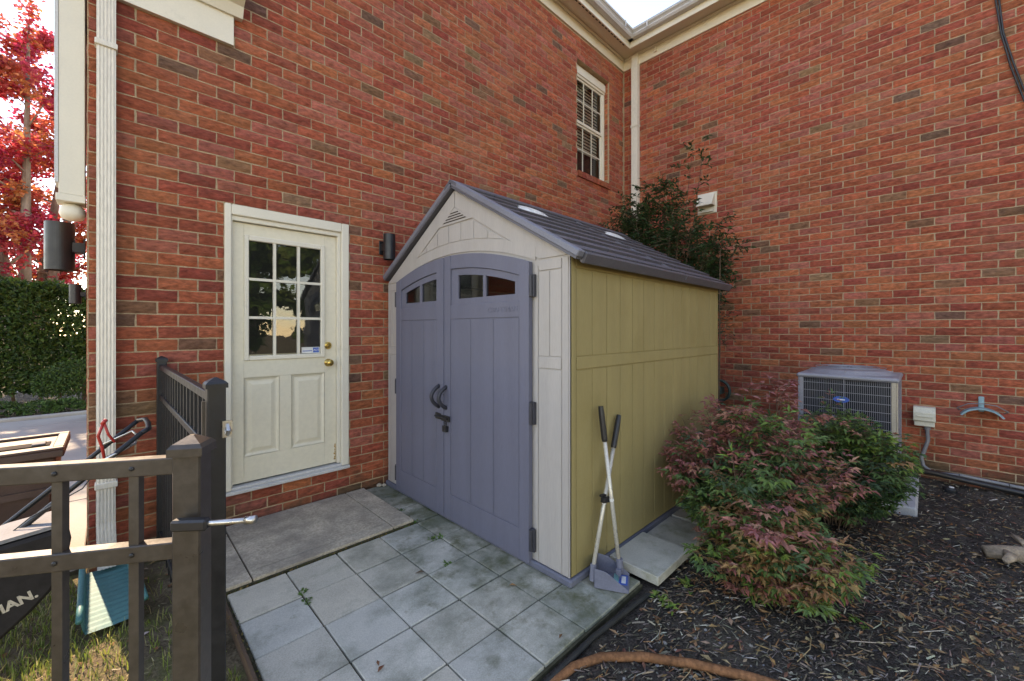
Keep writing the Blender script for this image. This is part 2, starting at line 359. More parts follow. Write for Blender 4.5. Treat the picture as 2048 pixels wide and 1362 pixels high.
# ================================================================== HOUSE
house = thing('brick_house', (-3.2, 0, 0), 'red brick house with white trim wrapping the corner behind the shed', 'house')
PITCH, COURSE, Z0 = .2215, .085, -.01
A_OPEN = [(-5.745, -4.805, .245, 2.455), (-1.335, -.455, 3.90, 5.60)]
def wall_top_A(x): return min(6.0, 3.72 + (x + 6.62) * .95) if x < -4.3 else 6.0
# mortar cores
wm = MB()
def fA(u, z, d): return (u, d, z)          # wall A lies in y = 0, faces -y; d is depth towards the inside
polyL = [(-6.458, -.3), (-5.745, -.3), (-5.745, 4.40), (-6.458, 3.80)]
wm.prism(polyL, fA, .0042, .24)
wm.prism([(-5.745, -.3), (-4.805, -.3), (-4.805, .245), (-5.745, .245)], fA, .0042, .24)
wm.prism([(-5.745, 2.455), (-4.805, 2.455), (-4.805, 5.4), (-5.745, 4.48)], fA, .0042, .24)
wm.prism([(-4.805, -.3), (-1.335, -.3), (-1.335, 6.05), (-4.22, 6.05), (-4.805, 5.45)], fA, .0042, .24)
wm.prism([(-1.335, -.3), (-.455, -.3), (-.455, 3.90), (-1.335, 3.90)], fA, .0042, .24)
wm.prism([(-1.335, 5.60), (-.455, 5.60), (-.455, 6.05), (-1.335, 6.05)], fA, .0042, .24)
wm.prism([(-.455, -.3), (.006, -.3), (.006, 6.05), (-.455, 6.05)], fA, .0042, .24)
wallA = obj('wall', wm, 'mortar', house)
wallB = obj('wall', MB().box(.0042, .25, -7.2, .004, -.3, 6.05), 'mortar', house)
WD = Vector((-.20, 6.5, 0)).normalized()     # the west face runs back at a slight angle
WN = Vector((-WD.y, WD.x, 0))
def fW(u, z, d): p = Vector((-6.460, .0, 0)) + WD * u - WN * d; return (p.x, p.y, z)
wallW = obj('wall', MB().prism([(.015, -.3), (6.5, -.3), (6.5, 3.8), (.015, 3.8)], fW, .0042, .22), 'mortar', house)
wallN = obj('wall', MB().box(-6.62, 6, 6.52, 6.7, -.3, 6.0), 'mortar', house)
REDS = [(.51, .122, .064), (.54, .140, .068), (.47, .108, .062), (.56, .165, .078), (.52, .145, .098), (.43, .092, .058)]
DARK = [(.28, .13, .075), (.33, .155, .085), (.23, .115, .075), (.36, .19, .105)]
def btint():
    return jit(random.choice(DARK), .15) if rnd() < .045 else jit(random.choice(REDS), .14)
def brick_geo(mb, fn, u0, u1, z0, z1, nx=4, ny=2, proud=.004):
    # rock-faced brick: a rough grid front, rounded edges, four sides
    b = len(mb.v); W = nx + 1
    lean = ru(-.0015, .0015)
    for j in range(ny + 1):
        for i in range(W):
            edge = i in (0, nx) or j in (0, ny)
            du = ru(-.0022, .0022); dz = ru(-.0016, .0016)
            mb.v.append(fn(u0 + (u1 - u0) * i / nx + du, z0 + (z1 - z0) * j / ny + dz, ru(.0, .0025) if edge else -proud * ru(.3, 1.9) + lean))
    for j in range(ny):
        for i in range(nx): mb.face(b + j * W + i, b + j * W + i + 1, b + (j + 1) * W + i + 1, b + (j + 1) * W + i)
    c = len(mb.v)
    for u, z in ((u0, z0), (u1, z0), (u1, z1), (u0, z1)): mb.v.append(fn(u, z, .03))
    cor = [b, b + nx, b + ny * W + nx, b + ny * W]
    ring = [[b + i for i in range(W)], [b + j * W + nx for j in range(ny + 1)], [b + ny * W + i for i in range(nx, -1, -1)], [b + j * W for j in range(ny, -1, -1)]]
    for k in range(4): mb.face(*(ring[k] + [c + (k + 1) % 4, c + k]))
BR = []
def lay(fn, ua, ub, za, zb, opens, top=None, phase=0., front=True, z0=Z0):
    k = math.floor((za - z0) / COURSE)
    while z0 + k * COURSE < zb - .02:
        c0 = z0 + k * COURSE; c1 = c0 + COURSE; cm = (c0 + c1) / 2
        u = ua - PITCH + ((k % 2) * .5 + phase) % 1 * PITCH
        while u < ub:
            spans = [(max(u, ua), min(u + PITCH, ub))]
            for (oa, ob, oz0, oz1) in opens:
                if oz0 < cm < oz1:
                    ns = []
                    for a, b_ in spans:
                        if b_ <= oa or a >= ob: ns.append((a, b_)); continue
                        if a < oa: ns.append((a, oa))
                        if b_ > ob: ns.append((ob, b_))
                    spans = ns
            for a, b_ in spans:
                if b_ - a < .035: continue
                if top and c1 > top((a + b_) / 2): continue
                w_ = ru(-.0012, .0012)
                BR.append((fn, a + .0048 + ru(-.0012, .0012), b_ - .0048 + ru(-.0012, .0012), c0 + .0046 + w_, c1 - .0046 + w_, front))
            u += PITCH
        k += 1
def fB(u, z, d): return (d, -u, z)          # wall B lies in x = 0, faces -x; u runs towards the viewer
lay(fA, -6.456, -.006, -.10, 6.0, A_OPEN, wall_top_A, .0)
lay(fB, .012, 7.1, -.27, 6.0, [], None, .4)
NB = len(BR)
lay(fW, .012, 6.45, -.10, 3.75, [], None, .3, False)
# the 300 that show largest become single bricks, the rest one part
def hidden(x, y):
    if 770 < x < 1440 and y > 372 + abs(x - 908) * (.9 if x < 908 else .36): return True
    if 1380 < x < 1820 and y > 750: return True
    if 186 < x < 228: return True
    if x < 320 and y > 920: return True
    return not (2 < x < 2046 and 2 < y < 1300)
sc = []
for i, (fn, u0, u1, z0, z1, fr) in enumerate(BR[:NB]):
    q = [proj(fn(u, z, 0)) for u, z in ((u0, z0), (u1, z0), (u1, z1), (u0, z1))]
    cx = sum(p[0] for p in q) / 4; cy = sum(p[1] for p in q) / 4
    if q[0][2] < 0 or hidden(cx, cy): continue
    ar = abs(sum(q[k][0] * q[(k + 1) % 4][1] - q[(k + 1) % 4][0] * q[k][1] for k in range(4))) / 2
    sc.append((ar, i))
single = set(i for a, i in sorted(sc, reverse=True)[:300])
rest = MB()
for i, (fn, u0, u1, z0, z1, fr) in enumerate(BR):
    if i in single:
        mb = MB(); mb.tint = btint(); brick_geo(mb, fn, u0, u1, z0, z1, 6, 3)
        obj('brick', mb, 'brick', wallA if fn is fA else wallB)
    else:
        rest.tint = btint()
        if fr: brick_geo(rest, fn, u0, u1, z0, z1)
        else: brick_geo(rest, fn, u0, u1, z0, z1, 2, 1, .003)
# brick window sill (rowlock) and door sill row
for i in range(9):
    u0 = -1.335 + i * .0977
    if u0 + .09 > -.45: continue
    rest.tint = btint()
    rest.box(u0 + .004, u0 + .093, -.028 + ru(-.002, .002), .10, 3.815, 3.902)
# corner bricks' ends turning round the openings
for (xo, sgn, za, zb) in ((-4.805, 1, .25, 2.45), (-.455, 1, 3.91, 5.59)):
    k = 0
    z = Z0 + COURSE * math.ceil((za - Z0) / COURSE - .01)
    while z < zb - .05:
        rest.tint = btint(); rest.box(xo - .0025, xo + .03, .0312, .088, z + .005, z + COURSE - .005); z += COURSE
rest_o = obj('brick_courses', rest, 'brick', house, kind='stuff')

# ---- door
door = obj('door', MB().box(-5.688, -4.905, .062, .085, .305, 2.330), 'interior', house)
fr = MB()
# casing (brickmould) and jambs
for (x0, x1, z0, z1) in ((-5.744, -5.700, .275, 2.452), (-4.872, -4.806, .275, 2.452)):
    fr.box(x0, x1, -.014, .05, z0, z1)
fr.box(-5.699, -4.873, -.014, .05, 2.372, 2.4515)
obj('door_casing', fr, 'white_trim', house, bevel=.006)
jm = MB().box(-5.6985, -5.690, .008, .12, .30, 2.36).box(-4.902, -4.8735, .008, .12, .30, 2.36).box(-5.6985, -4.8735, .006, .12, 2.335, 2.371)
obj('door_jamb', jm, 'white_trim', house, bevel=.003)
obj('threshold', MB().box(-5.745, -4.806, -.035, .12, .246, .272).box(-5.70, -4.87, -.005, .12, .272, .292), 'gutter', house, bevel=.004)
# slab as stiles, rails and raised panels
sy0, sy1 = .040, .0615
for n, x0, x1, z0, z1 in (('stile', -5.688, -5.612, .305, 2.330), ('stile', -5.002, -4.905, .305, 2.330), ('rail', -5.611, -5.003, 2.24, 2.330), ('rail', -5.611, -5.003, 1.12, 1.255), ('rail', -5.611, -5.003, .305, .50), ('mullion', -5.362, -5.272, .501, 1.119)):
    obj(n, MB().box(x0, x1, sy0, sy1, z0, z1), 'door_paint', door)
obj('rail', MB().box(-5.690, -4.903, .0605, .064, .303, 1.30), 'door_paint', door)
def fD(a, b, d): return (a, d, b)
for (x0, x1) in ((-5.608, -5.365), (-5.269, -5.006)):
    z0, z1 = .504, 1.116
    mb = MB(); lv = ((0, .0405), (.018, .052), (.03, .052), (.055, .044))
    rings = []
    for ins, y in lv:
        b = len(mb.v); mb.v += [(x0 + ins, y, z0 + ins), (x1 - ins, y, z0 + ins), (x1 - ins, y, z1 - ins), (x0 + ins, y, z1 - ins)]; rings.append(b)
    for a, b in zip(rings, rings[1:]):
        for k in range(4): mb.face(a + k, a + (k + 1) % 4, b + (k + 1) % 4, b + k)
    mb.face(*range(rings[-1], rings[-1] + 4)); obj('panel', mb, 'door_paint', door)
lf = MB()
gx0, gx1, gz0, gz1 = -5.611, -5.003, 1.255, 2.24
lf.box(gx0, gx0 + .032, .026, .060, gz0, gz1).box(gx1 - .034, gx1, .026, .060, gz0, gz1).box(gx0 + .032, gx1 - .034, .026, .060, gz1 - .04, gz1).box(gx0 + .032, gx1 - .034, .026, .060, gz0, gz0 + .035)
obj('glazing_frame', lf, 'white_trim', door, bevel=.005)
px = lin(gx0 + .032, gx1 - .034, 3); pz = lin(gz0 + .035, gz1 - .04, 3)
for x in px[1:3]: obj('muntin', MB().box(x - .010, x + .010, .030, .056, pz[0], pz[3]), 'white_trim', door)
for z in pz[1:3]: obj('muntin', MB().box(px[0], px[3], .0312, .055, z - .010, z + .010), 'white_trim', door)
for i in range(3):
    for j in range(3):
        obj('pane', MB().add([(px[i], .048, pz[j]), (px[i + 1], .048, pz[j]), (px[i + 1], .048, pz[j + 1]), (px[i], .048, pz[j + 1])], [(0, 1, 2, 3)]), 'glass', door, fixn=False)
obj('knob', MB().lathe([(.034, 0), (.034, .006), (.014, .010), (.012, .028), (.026, .036), (.030, .05), (.026, .062), (.012, .066)], (-4.972, .039, 1.205), (0, -1, 0)), 'brass', door, smooth=True)
obj('deadbolt', MB().lathe([(.032, 0), (.032, .008), (.024, .016), (.022, .018), (.008, .019)], (-4.976, .039, 1.358), (0, -1, 0)), 'brass', door)
stk = obj('sticker', MB().add([(-5.19, .0465, 1.295), (-5.042, .0465, 1.295), (-5.042, .0465, 1.347), (-5.19, .0465, 1.347)], [(0, 1, 2, 3)]), 'label_white', door, fixn=False)
obj('sticker_mark', MB().box(-5.098, -5.048, .0455, .0462, 1.300, 1.342), 'label_blue', door)
obj('sticker_mark', MB().box(-5.182, -5.105, .0455, .0462, 1.311, 1.318), 'label_blue', door)
obj('lettering', text_mb('ADT', .026, lambda a, b, c: (a - 5.096, .0448 - c, b + 1.312), .0003), 'label_white', door)
rs = MB()
for k in range(9): rs.tint = None; rs.box(-4.925 + ru(0, .012), -4.9075, .0385, .0397, .33 + k * .016, .343 + k * .016)
obj('rust_patch', rs, 'rust', door)
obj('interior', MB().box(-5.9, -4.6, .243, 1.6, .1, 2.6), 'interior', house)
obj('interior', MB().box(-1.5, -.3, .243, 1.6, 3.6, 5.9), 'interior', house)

# ---- upstairs sash window
wx0, wx1, wz0, wz1 = -1.333, -.457, 3.903, 5.598
win = obj('window', MB().box(wx0, wx0 + .045, .095, .16, wz0, wz1 - .18).box(wx1 - .045, wx1, .095, .16, wz0, wz1 - .18).box(wx0, wx1, .085, .16, wz1 - .18, wz1).box(wx0 + .045, wx1 - .045, .095, .16, wz0, wz0 + .03), 'white_trim', house, bevel=.004)
obj('head_trim', MB().box(wx0, wx1, .070, .0848, wz1 - .145, wz1 - .03), 'white_trim', win, bevel=.004)
zm = 4.72
for (za, zb, yy, nm) in ((zm, wz1 - .18, .108, 'upper'), (wz0 + .03, zm, .128, 'lower')):
    s = MB(); a, b = wx0 + .046, wx1 - .046
    s.box(a, a + .035, yy, yy + .02, za, zb).box(b - .035, b, yy, yy + .02, za, zb).box(a + .035, b - .035, yy, yy + .02, za, za + .045).box(a + .035, b - .035, yy, yy + .02, zb - .03, zb)
    obj('sash', s, 'white_trim', win, bevel=.003)
    qx = lin(a + .035, b - .035, 3); qz = lin(za + .045, zb - .03, 2)
    for x in qx[1:3]: obj('muntin', MB().box(x - .008, x + .008, yy + .002, yy + .016, qz[0], qz[2]), 'white_trim', win)
    obj('muntin', MB().box(qx[0], qx[3], yy + .003, yy + .0155, qz[1] - .008, qz[1] + .008), 'white_trim', win)
    for i in range(3):
        for j in range(2):
            obj('pane', MB().add([(qx[i], yy + .01, qz[j]), (qx[i + 1], yy + .01, qz[j]), (qx[i + 1], yy + .01, qz[j + 1]), (qx[i], yy + .01, qz[j + 1])], [(0, 1, 2, 3)]), 'glass', win, fixn=False)
for k in range(28):
    z = 5.40 - k * .052
    if z < 4.32: break
    m = Matrix.Translation((0, .205, z)) @ Matrix.Rotation(R(62), 4, 'X')
    obj('blind_slat', MB().box(wx0 + .06, wx1 - .06, -.025, .025, -.0015, .0015, m), 'blind', win)

# ---- eaves on the two tall walls
def eave(fn, u0, u1, u1o, name_=''):
    pass
EZ = 5.96
frA = MB().box(-3.9, -.0225, -.022, .004, EZ, 6.155); obj('frieze_board', frA, 'white_trim', house, bevel=.003)
obj('frieze_board', MB().box(-.022, .004, -7.2, -.0005, EZ, 6.155), 'white_trim', house, bevel=.003)
obj('crown_moulding', MB().box(-3.9, -.05, -.05, -.0225, 6.115, 6.1545).box(-.05, -.0225, -7.2, -.0505, 6.115, 6.1545), 'white_trim', house, bevel=.01)
sof = obj('soffit', MB().box(-3.9, -.005, -.262, .2, 6.156, 6.176).box(-.262, .2, -7.2, -.2625, 6.156, 6.176), 'soffit', house)
for k in range(60):
    u = .36 + k * .085
    obj('vent_slot', MB().box(-.232, -.212, -u - .05, -u, 6.1515, 6.157), 'dark_slot', sof)
    if k < 34: obj('vent_slot', MB().box(-u - .05, -u, -.232, -.212, 6.1515, 6.157), 'dark_slot', sof)
obj('fascia', MB().box(-3.9, -.262, -.284, -.2625, 6.105, 6.30).box(-.284, -.2625, -7.2, -.2845, 6.105, 6.30), 'white_trim', house, bevel=.003)
gp = [(0, 0), (-.075, .0), (-.098, .03), (-.092, .05), (-.125, .085), (-.125, .105), (-.118, .105), (-.112, .09), (0, .012)]
def gut(fn, u0, u1):
    mb = MB(); mb.prism(gp, lambda a, b, d: fn(d, 6.20 + b, -.286 + a), u0, u1); return mb
obj('gutter', gut(lambda u, z, d: (u, d, z), -3.9, -.288), 'gutter', house)
obj('gutter', gut(lambda u, z, d: (d, u, z), -7.2, -.288), 'gutter', house)
obj('gutter_bracket', MB().box(-.422, -.41, -.66, -.64, 6.21, 6.306).box(-.66, -.64, -.422, -.41, 6.21, 6.306), 'gutter', house)
# roofs (their undersides shade the yard)
TP = .47
obj('roof', MB().prism([(-.40, 6.27), (7.3, 6.27 + 7.7 * TP), (7.3, 6.4 + 7.7 * TP), (-.40, 6.32)], lambda a, b, d: (d, a, b), -4.3, 9), 'shingle_roof', house)
obj('roof', MB().prism([(-.40, 6.271), (7.3, 6.271 + 7.7 * TP), (7.3, 6.41 + 7.7 * TP), (-.40, 6.321)], lambda a, b, d: (a, d, b), -8, 4.9), 'shingle_roof', house)
# unseen steep gable, added and shaped to keep sun off the right wall
obj('roof', MB().prism([(1.2, 7.1), (7.3, 15.0), (13.4, 7.1), (13.4, 7.25), (7.3, 15.2), (1.2, 7.25)], lambda a, b, d: (d, a, b), -4.3, -.95), 'shingle_roof', house)
obj('roof', MB().prism([(-6.62, 4.24), (-4.25, 3.90 + 2.73 * .95), (-4.25, 4.04 + 2.73 * .95), (-6.62, 4.36)], lambda a, b, d: (a, d, b), -.25, 6.75), 'shingle_roof', house)
obj('roof', MB().prism([(-4.25, 3.90 + 2.73 * .95), (-1.5, 3.9), (-1.5, 4.02), (-4.25, 4.04 + 2.73 * .95)], lambda a, b, d: (a, d, b), .3, 6.75), 'shingle_roof', house)
# cornice return on the door wall and the low west eave
cr = MB().box(-6.62, -5.69, -.03, .003, 3.645, 3.86)
cr.prism([(-.03, 3.86), (-.05, 3.86), (-.085, 3.93), (-.16, 3.97), (-.20, 4.04), (-.20, 4.16), (.003, 4.16), (.003, 3.861)], lambda a, b, d: (d, a, b), -6.62, -5.635)
obj('cornice_return', cr, 'white_trim', house)
def wq(u, off, z): p = Vector((-6.46, 0, 0)) + WD * u + WN * off; return (p.x, p.y, z)
def wbox(u0, u1, o0, o1, z0, z1):
    return MB().add([wq(u, o, z) for z in (z0, z1) for o in (o0, o1) for u in (u0, u1)], [(0, 2, 3, 1), (4, 5, 7, 6), (0, 1, 5, 4), (2, 6, 7, 3), (0, 4, 6, 2), (1, 3, 7, 5)])
cb = obj('corner_casing', MB().box(-6.580, -6.468, .012, .16, 2.335, 4.2), 'white_trim', house, bevel=.003)
obj('flashing', MB().box(-6.597, -6.581, .010, .17, 2.40, 4.2), 'gutter', cb)
obj('casing_foot', MB().box(-6.592, -6.466, .008, .165, 2.29, 2.3345), 'white_trim', cb, bevel=.003)
# downspouts: corrugated rectangular pipe
def downspout(poly_fn, path, wd, dp, name='downspout'):
    # path: list of (centre Vector, outward offset); ribs across the front
    mb = MB(); ribs = 5; prof = [(-wd / 2, 0), (-wd / 2, -dp)]
    for k in range(ribs * 2 + 1):
        a = -wd / 2 + wd * (k + .5) / (ribs * 2 + 1)
        prof.append((a, -dp - (.004 if k % 2 else 0.)))
    prof += [(wd / 2, -dp), (wd / 2, 0)]
    n = len(prof); b = len(mb.v)
    for p in path:
        for a, o in prof: mb.v.append(poly_fn(p, a, o))
    for i in range(len(path) - 1):
        for k in range(n):
            mb.face(b + i * n + k, b + i * n + (k + 1) % n, b + (i + 1) * n + (k + 1) % n, b + (i + 1) * n + k)
    mb.face(*range(b, b + n)); mb.face(*range(b + (len(path) - 1) * n, b + len(path) * n))
    return mb
# left, on the door wall (p = (x, y, z, tilt))
dl = downspout(lambda p, a, o: (p[0] + a, p[1] + o * math.cos(p[3]), p[2] + o * math.sin(p[3])), [(-6.372, -.012, 3.95, 0), (-6.372, -.012, 3.30, 0), (-6.374, -.012, .42, 0), (-6.374, -.03, .30, .25), (-6.370, -.10, .17, .8), (-6.366, -.17, .10, 1.0)], .088, .062)
dso = obj('downspout', dl, 'downspout', house)
for z in (3.28, .50): obj('strap', MB().box(-6.424, -6.320, -.088, -.010, z, z + .035), 'downspout', dso, bevel=.003)
db = downspout(lambda p, a, o: (p[0] + o, p[1] + a, p[2]), [(-.012, -.252, 6.12, 0), (-.012, -.252, 1.2, 0), (-.012, -.252, -.1, 0)], .115, .075)
dso2 = obj('downspout', db, 'downspout', house)
obj('strap', MB().box(-.10, -.010, -.318, -.186, 4.9, 4.94), 'downspout', dso2, bevel=.003)
obj('strap', MB().box(-.10, -.010, -.318, -.186, 2.75, 2.79), 'downspout', dso2, bevel=.003)
obj('hook_bracket', MB().box(-.05, -.0225, -.62, -.585, 6.02, 6.11), 'soffit', house, bevel=.004)

# ================================================================== SHED
SX, SY0, SY1, SXB = -4.44, -.055, -2.24, -2.06      # front plane, left and right sides, back
EH, AP, AY = 1.935, 2.585, -1.125
shed = thing('storage_shed', (-3.25, -1.15, 0), 'resin garden shed with violet grey double doors and slate roof', 'shed')
def fS(a, b, d): return (SX - d, a, b)               # a = y, b = z, d = proud of the front
obj('base', MB().box(-4.462, SXB + .02, SY1 - .022, SY0 + .02, .001, .045), 'shed_base', shed, bevel=.008)
def arch(y, base=1.932, rise=.150): return base + rise * (1 - ((y + 1.105) / .86) ** 2)
# front wall sheet with arched opening (jambs and gable)
fw_ = MB()
fw_.prism([(SY0, .046), (-.29, .046), (-.29, EH), (SY0, EH)], fS, -.03, 0)
fw_.prism([(-1.925, .046), (SY1, .046), (SY1, EH), (-1.925, EH)], fS, -.03, 0)
ys_ = lin(-.29, -1.925, 16)
top_y = lambda y: AP - (AP - EH) * abs(y - AY) / (abs(SY1 - AY) if y < AY else abs(SY0 - AY))
for a, b in zip(ys_, ys_[1:]):
    for (p, q) in ([(a, b)] if not (b < AY < a) else [(a, AY), (AY, b)]):
        fw_.prism([(p, arch(p) - .02), (q, arch(q) - .02), (q, top_y(q)), (p, top_y(p))], fS, -.03, 0)
fw_.prism([(SY0, EH), (-.29, EH), (-.29, top_y(-.29))], fS, -.03, 0).prism([(-1.925, EH), (SY1, EH), (-1.925, top_y(-1.925))], fS, -.03, 0)
front = obj('front_wall', fw_, 'shed_wall', shed)
def plate(name, poly, d0, d1, m, parent, fn=fS, bevel=.002): return obj(name, MB().prism(poly, fn, d0, d1), m, parent, bevel=bevel)
def rect(a0, a1, b0, b1): return [(a0, b0), (a1, b0), (a1, b1), (a0, b1)]
# jamb planks and bands
for (a0, a1) in ((-2.232, -1.965), (-.252, -.062)):
    w = a1 - a0
    plate('corner_post', rect(a0, a0 + .045, .05, 1.925) if a0 < -1 else rect(a1 - .03, a1, .05, 1.925), .0005, .007, 'shed_wall', front)
    lo, hi = (a0 + .052, a1 - .035) if a0 < -1 else (a0 + .03, a1 - .037)
    plate('band', rect(lo, hi, 1.262, 1.330), .0005, .009, 'shed_wall', front)
    plate('band', rect(lo, hi, 1.865, 1.925), .0005, .007, 'shed_wall', front)
    md = (lo + hi) / 2
    for (p, q) in ((lo, md - .003), (md + .003, hi)):
        plate('plank', rect(p, q, 1.336, 1.859), .0005, .005, 'shed_wall', front)
    plate('plank', rect(lo, hi, .05, 1.256), .0005, .005, 'shed_wall', front)
    plate('door_stop', rect(a1 - .030, a1, .05, 1.90) if a0 < -1 else rect(a0, a0 + .025, .05, 1.90), .0005, .006, 'shed_wall', front)
# arched band over the doors
ab = MB(); n = 22; yy = lin(-.24, -1.975, n)
for a, b in zip(yy, yy[1:]): ab.prism([(a, arch(a) + .008), (b, arch(b) + .008), (b, arch(b) + .092), (a, arch(a) + .092)], fS, .0006, .009)
obj('arch_band', ab, 'shed_wall', front)
# rake boards
for s in (1, -1):
    yo = SY0 if s > 0 else SY1
    plate('rake_board', [(yo, EH + .004), (AY + s * .004, AP - .004), (AY + s * .004, AP - .135), (yo - s * .235, EH + .004)], .0007, .0075, 'shed_wall', front)
# gable planks between arch and rake
gy = lin(-.42, -1.83, 9)
for a, b in zip(gy, gy[1:]):
    tl = lambda y: top_y(y) - .148
    p, q = a - .004, b + .004
    if tl(p) > arch(p) + .11 or tl(q) > arch(q) + .11:
        poly = [(p, arch(p) + .100), (q, arch(q) + .100), (q, max(arch(q) + .103, min(tl(q), 2.318))), (p, max(arch(p) + .103, min(tl(p), 2.318)))]
        plate('plank', poly, .0008, .005, 'shed_wall', front)
lv = obj('louvre', MB().prism([(AY + .235, 2.325), (AY - .235, 2.325), (AY, 2.445)], fS, .0009, .009), 'shed_wall', front, bevel=.002)
for k in range(4):
    z = 2.343 + k * .020; hw = .155 * (1 - k / 4.6)
    plate('louvre_slot', [(AY + hw, z), (AY - hw, z), (AY - hw * .86, z + .009), (AY + hw * .86, z + .009)], .0092, .0102, 'dark_slot', front, bevel=0)
# side wall (right), left and back walls
def fR(a, b, d): return (a, SY1 - d, b)
sidew = obj('side_wall', MB().prism(rect(SX + .003, SXB, .046, EH + .01), fR, -.03, 0), 'shed_side_warmlit', shed)
obj('side_wall', MB().box(SX + .003, SXB, SY0 - .03, SY0, .046, EH + .01), 'shed_wall', shed)
bw = MB().prism([(SY0 - .031, .046), (SY1 + .031, .046), (SY1 + .031, EH), (AY, AP - .02), (SY0 - .031, EH)], lambda a, b, d: (SXB - d, a, b), .03, 0); obj('back_wall', bw, 'shed_wall', shed)
pxs = lin(SX + .055, SXB - .03, 14)
for i, (a, b) in enumerate(zip(pxs, pxs[1:])):
    g = .0025
    plate('plank', rect(a + g, b - g, .05, 1.255), .0005, .0045, 'shed_side_warmlit', sidew, fR)
    plate('plank', rect(a + g, b - g, 1.341, 1.86), .0005, .0045, 'shed_side_warmlit', sidew, fR)
plate('band', rect(SX + .055, SXB - .03, 1.262, 1.334), .0005, .010, 'shed_side_warmlit', sidew, fR)
plate('band', rect(SX + .055, SXB - .03, 1.866, 1.935), .0005, .007, 'shed_side_warmlit', sidew, fR)
plate('corner_post', rect(SX + .010, SX + .050, .05, 1.935), .0005, .006, 'shed_side_warmlit', sidew, fR)
plate('corner_post', rect(SXB - .026, SXB, .05, 1.935), .0005, .006, 'shed_side_warmlit', sidew, fR)
# doors
def make_door(y_out, y_in, wy_out, wy_in, zb_w):
    s = 1 if y_out > y_in else -1                       # s points from inner to outer edge
    lo, hi = min(y_out, y_in), max(y_out, y_in)
    T0, T1 = .004, .034                                 # slab depth
    stw = .085
    d = plate('door', rect(lo + .003, hi - .003, .034, zb_w - .06), T0, T1, 'shed_door', shed)
    for (p, q) in ((lo, lo + stw), (hi - stw, hi)):
        plate('stile', [(p, .031), (q, .031), (q, arch(q) - .012), (p, arch(p) - .012)], T0 + .001, T1 + .007, 'shed_door', d)
    # top rail above the window, split so it follows the arch
    il, ih = lo + stw + .001, hi - stw - .001
    wt = lambda y: arch(y) - .145
    tr = MB(); yl = lin(il, ih, 8)
    for p, q in zip(yl, yl[1:]): tr.prism([(p, wt(p) + .03), (q, wt(q) + .03), (q, arch(q) - .012), (p, arch(p) - .012)], fS, T0, T1 + .004)
    obj('top_rail', tr, 'shed_door', d)
    # window frame: follows the arch along the top
    wf = MB(); b0 = zb_w - .035
    for p, q in zip(yl, yl[1:]):
        wf.prism([(p, wt(p) - .022), (q, wt(q) - .022), (q, wt(q) + .026), (p, wt(p) + .026)], fS, T0, T1 - .006)
    wf.prism(rect(il, ih, b0 - .023, b0 + .022), fS, T0, T1 - .004)
    wl, wh = min(wy_out, wy_in), max(wy_out, wy_in)
    wf.prism([(il, b0 + .0221), (wl, b0 + .0221), (wl, wt(wl) - .0221), (il, wt(il) - .0221)], fS, T0, T1 - .005)
    wf.prism([(wh, b0 + .0221), (ih, b0 + .0221), (ih, wt(ih) - .0221), (wh, wt(wh) - .0221)], fS, T0, T1 - .005)
    obj('window_frame', wf, 'shed_door', d)
    mdw = (wl + wh) / 2 - .02 * s * 0
    obj('mullion', MB().prism([(mdw - .014, b0 + .0221), (mdw + .014, b0 + .0221), (mdw + .014, wt(mdw) - .0221), (mdw - .014, wt(mdw) - .0221)], fS, T0, T1 - .003), 'shed_door', d)
    for (p, q) in ((wl, mdw - .014), (mdw + .014, wh)):
        obj('pane', MB().add([fS(p, b0 + .02, .018), fS(q, b0 + .02, .018), fS(q, wt(q) - .02, .018), fS(p, wt(p) - .02, .018)], [(3, 2, 1, 0)]), 'acrylic', d, fixn=False)
    plate('rail', rect(il, ih, zb_w - .165, zb_w - .0585), T0 + .001, T1 + .005, 'shed_door', d)
    plate('rail', rect(il, ih, .032, .225), T0 + .001, T1 + .006, 'shed_door', d)
    g3 = lin(il, ih, 3)
    for p, q in zip(g3, g3[1:]): plate('plank', rect(p + .004, q - .004, .231, zb_w - .171), T1 + .0003, T1 + .004, 'shed_door', d)
    # hinges on the outer edge
    for z in (1.775, .975, .178):
        yh = y_out
        hb = MB().prism(rect(min(yh - .012 * s, yh + .036 * s), max(yh - .012 * s, yh + .036 * s), z - .07, z + .07), fS, .012, .030)
        hb.tube([fS(yh + .012 * s, z - .066, .034), fS(yh + .012 * s, z + .066, .034)], .012, 8)
        obj('hinge', hb, 'hinge', d)
    return d
dL = make_door(-.275, -1.012, -.43, -.93, 1.745)
dR = make_door(-1.948, -1.032, -1.815, -1.205, 1.745)
plate('astragal', rect(-1.036, -.994, .034, arch(-1.01) - .02), .0425, .049, 'shed_door', dR)
for (yc, d, sg) in ((-.962, dL, 1), (-1.062, dR, -1)):
    pts = [fS(yc - sg * .012 * 0, .885 + .165 * t, .036 + .075 * math.sin(math.pi * t) ** .7) for t in lin(0, 1, 12)]
    obj('handle', MB().tube(pts, [.018] + [.0155] * 11 + [.018], 8), 'hinge', d, smooth=True)
lt = obj('latch', MB().prism(rect(-1.008, -.925, .785, .835), fS, .0415, .050), 'black_metal', dL, bevel=.002)
lt2 = MB().prism(rect(-1.125, -1.020, .785, .828), fS, .0495, .060); lt2.tube([fS(-1.11, .808, .066), fS(-.945, .812, .066)], .008, 8)
obj('hasp', lt2, 'black_metal', dR)
pl = MB().prism(rect(-1.098, -1.050, .705, .750), fS, .046, .070)
pl.tube([fS(-1.088, .748, .058), fS(-1.088, .778, .058), fS(-1.074, .792, .058), fS(-1.060, .778, .058), fS(-1.060, .748, .058)], .0045, 6)
obj('padlock', pl, 'black_metal', dR)
emb = text_mb('CRAFTSMAN', .052, lambda a, b, c: fS(-1.555 - a, 1.617 + b, .0395 + c), .0016)
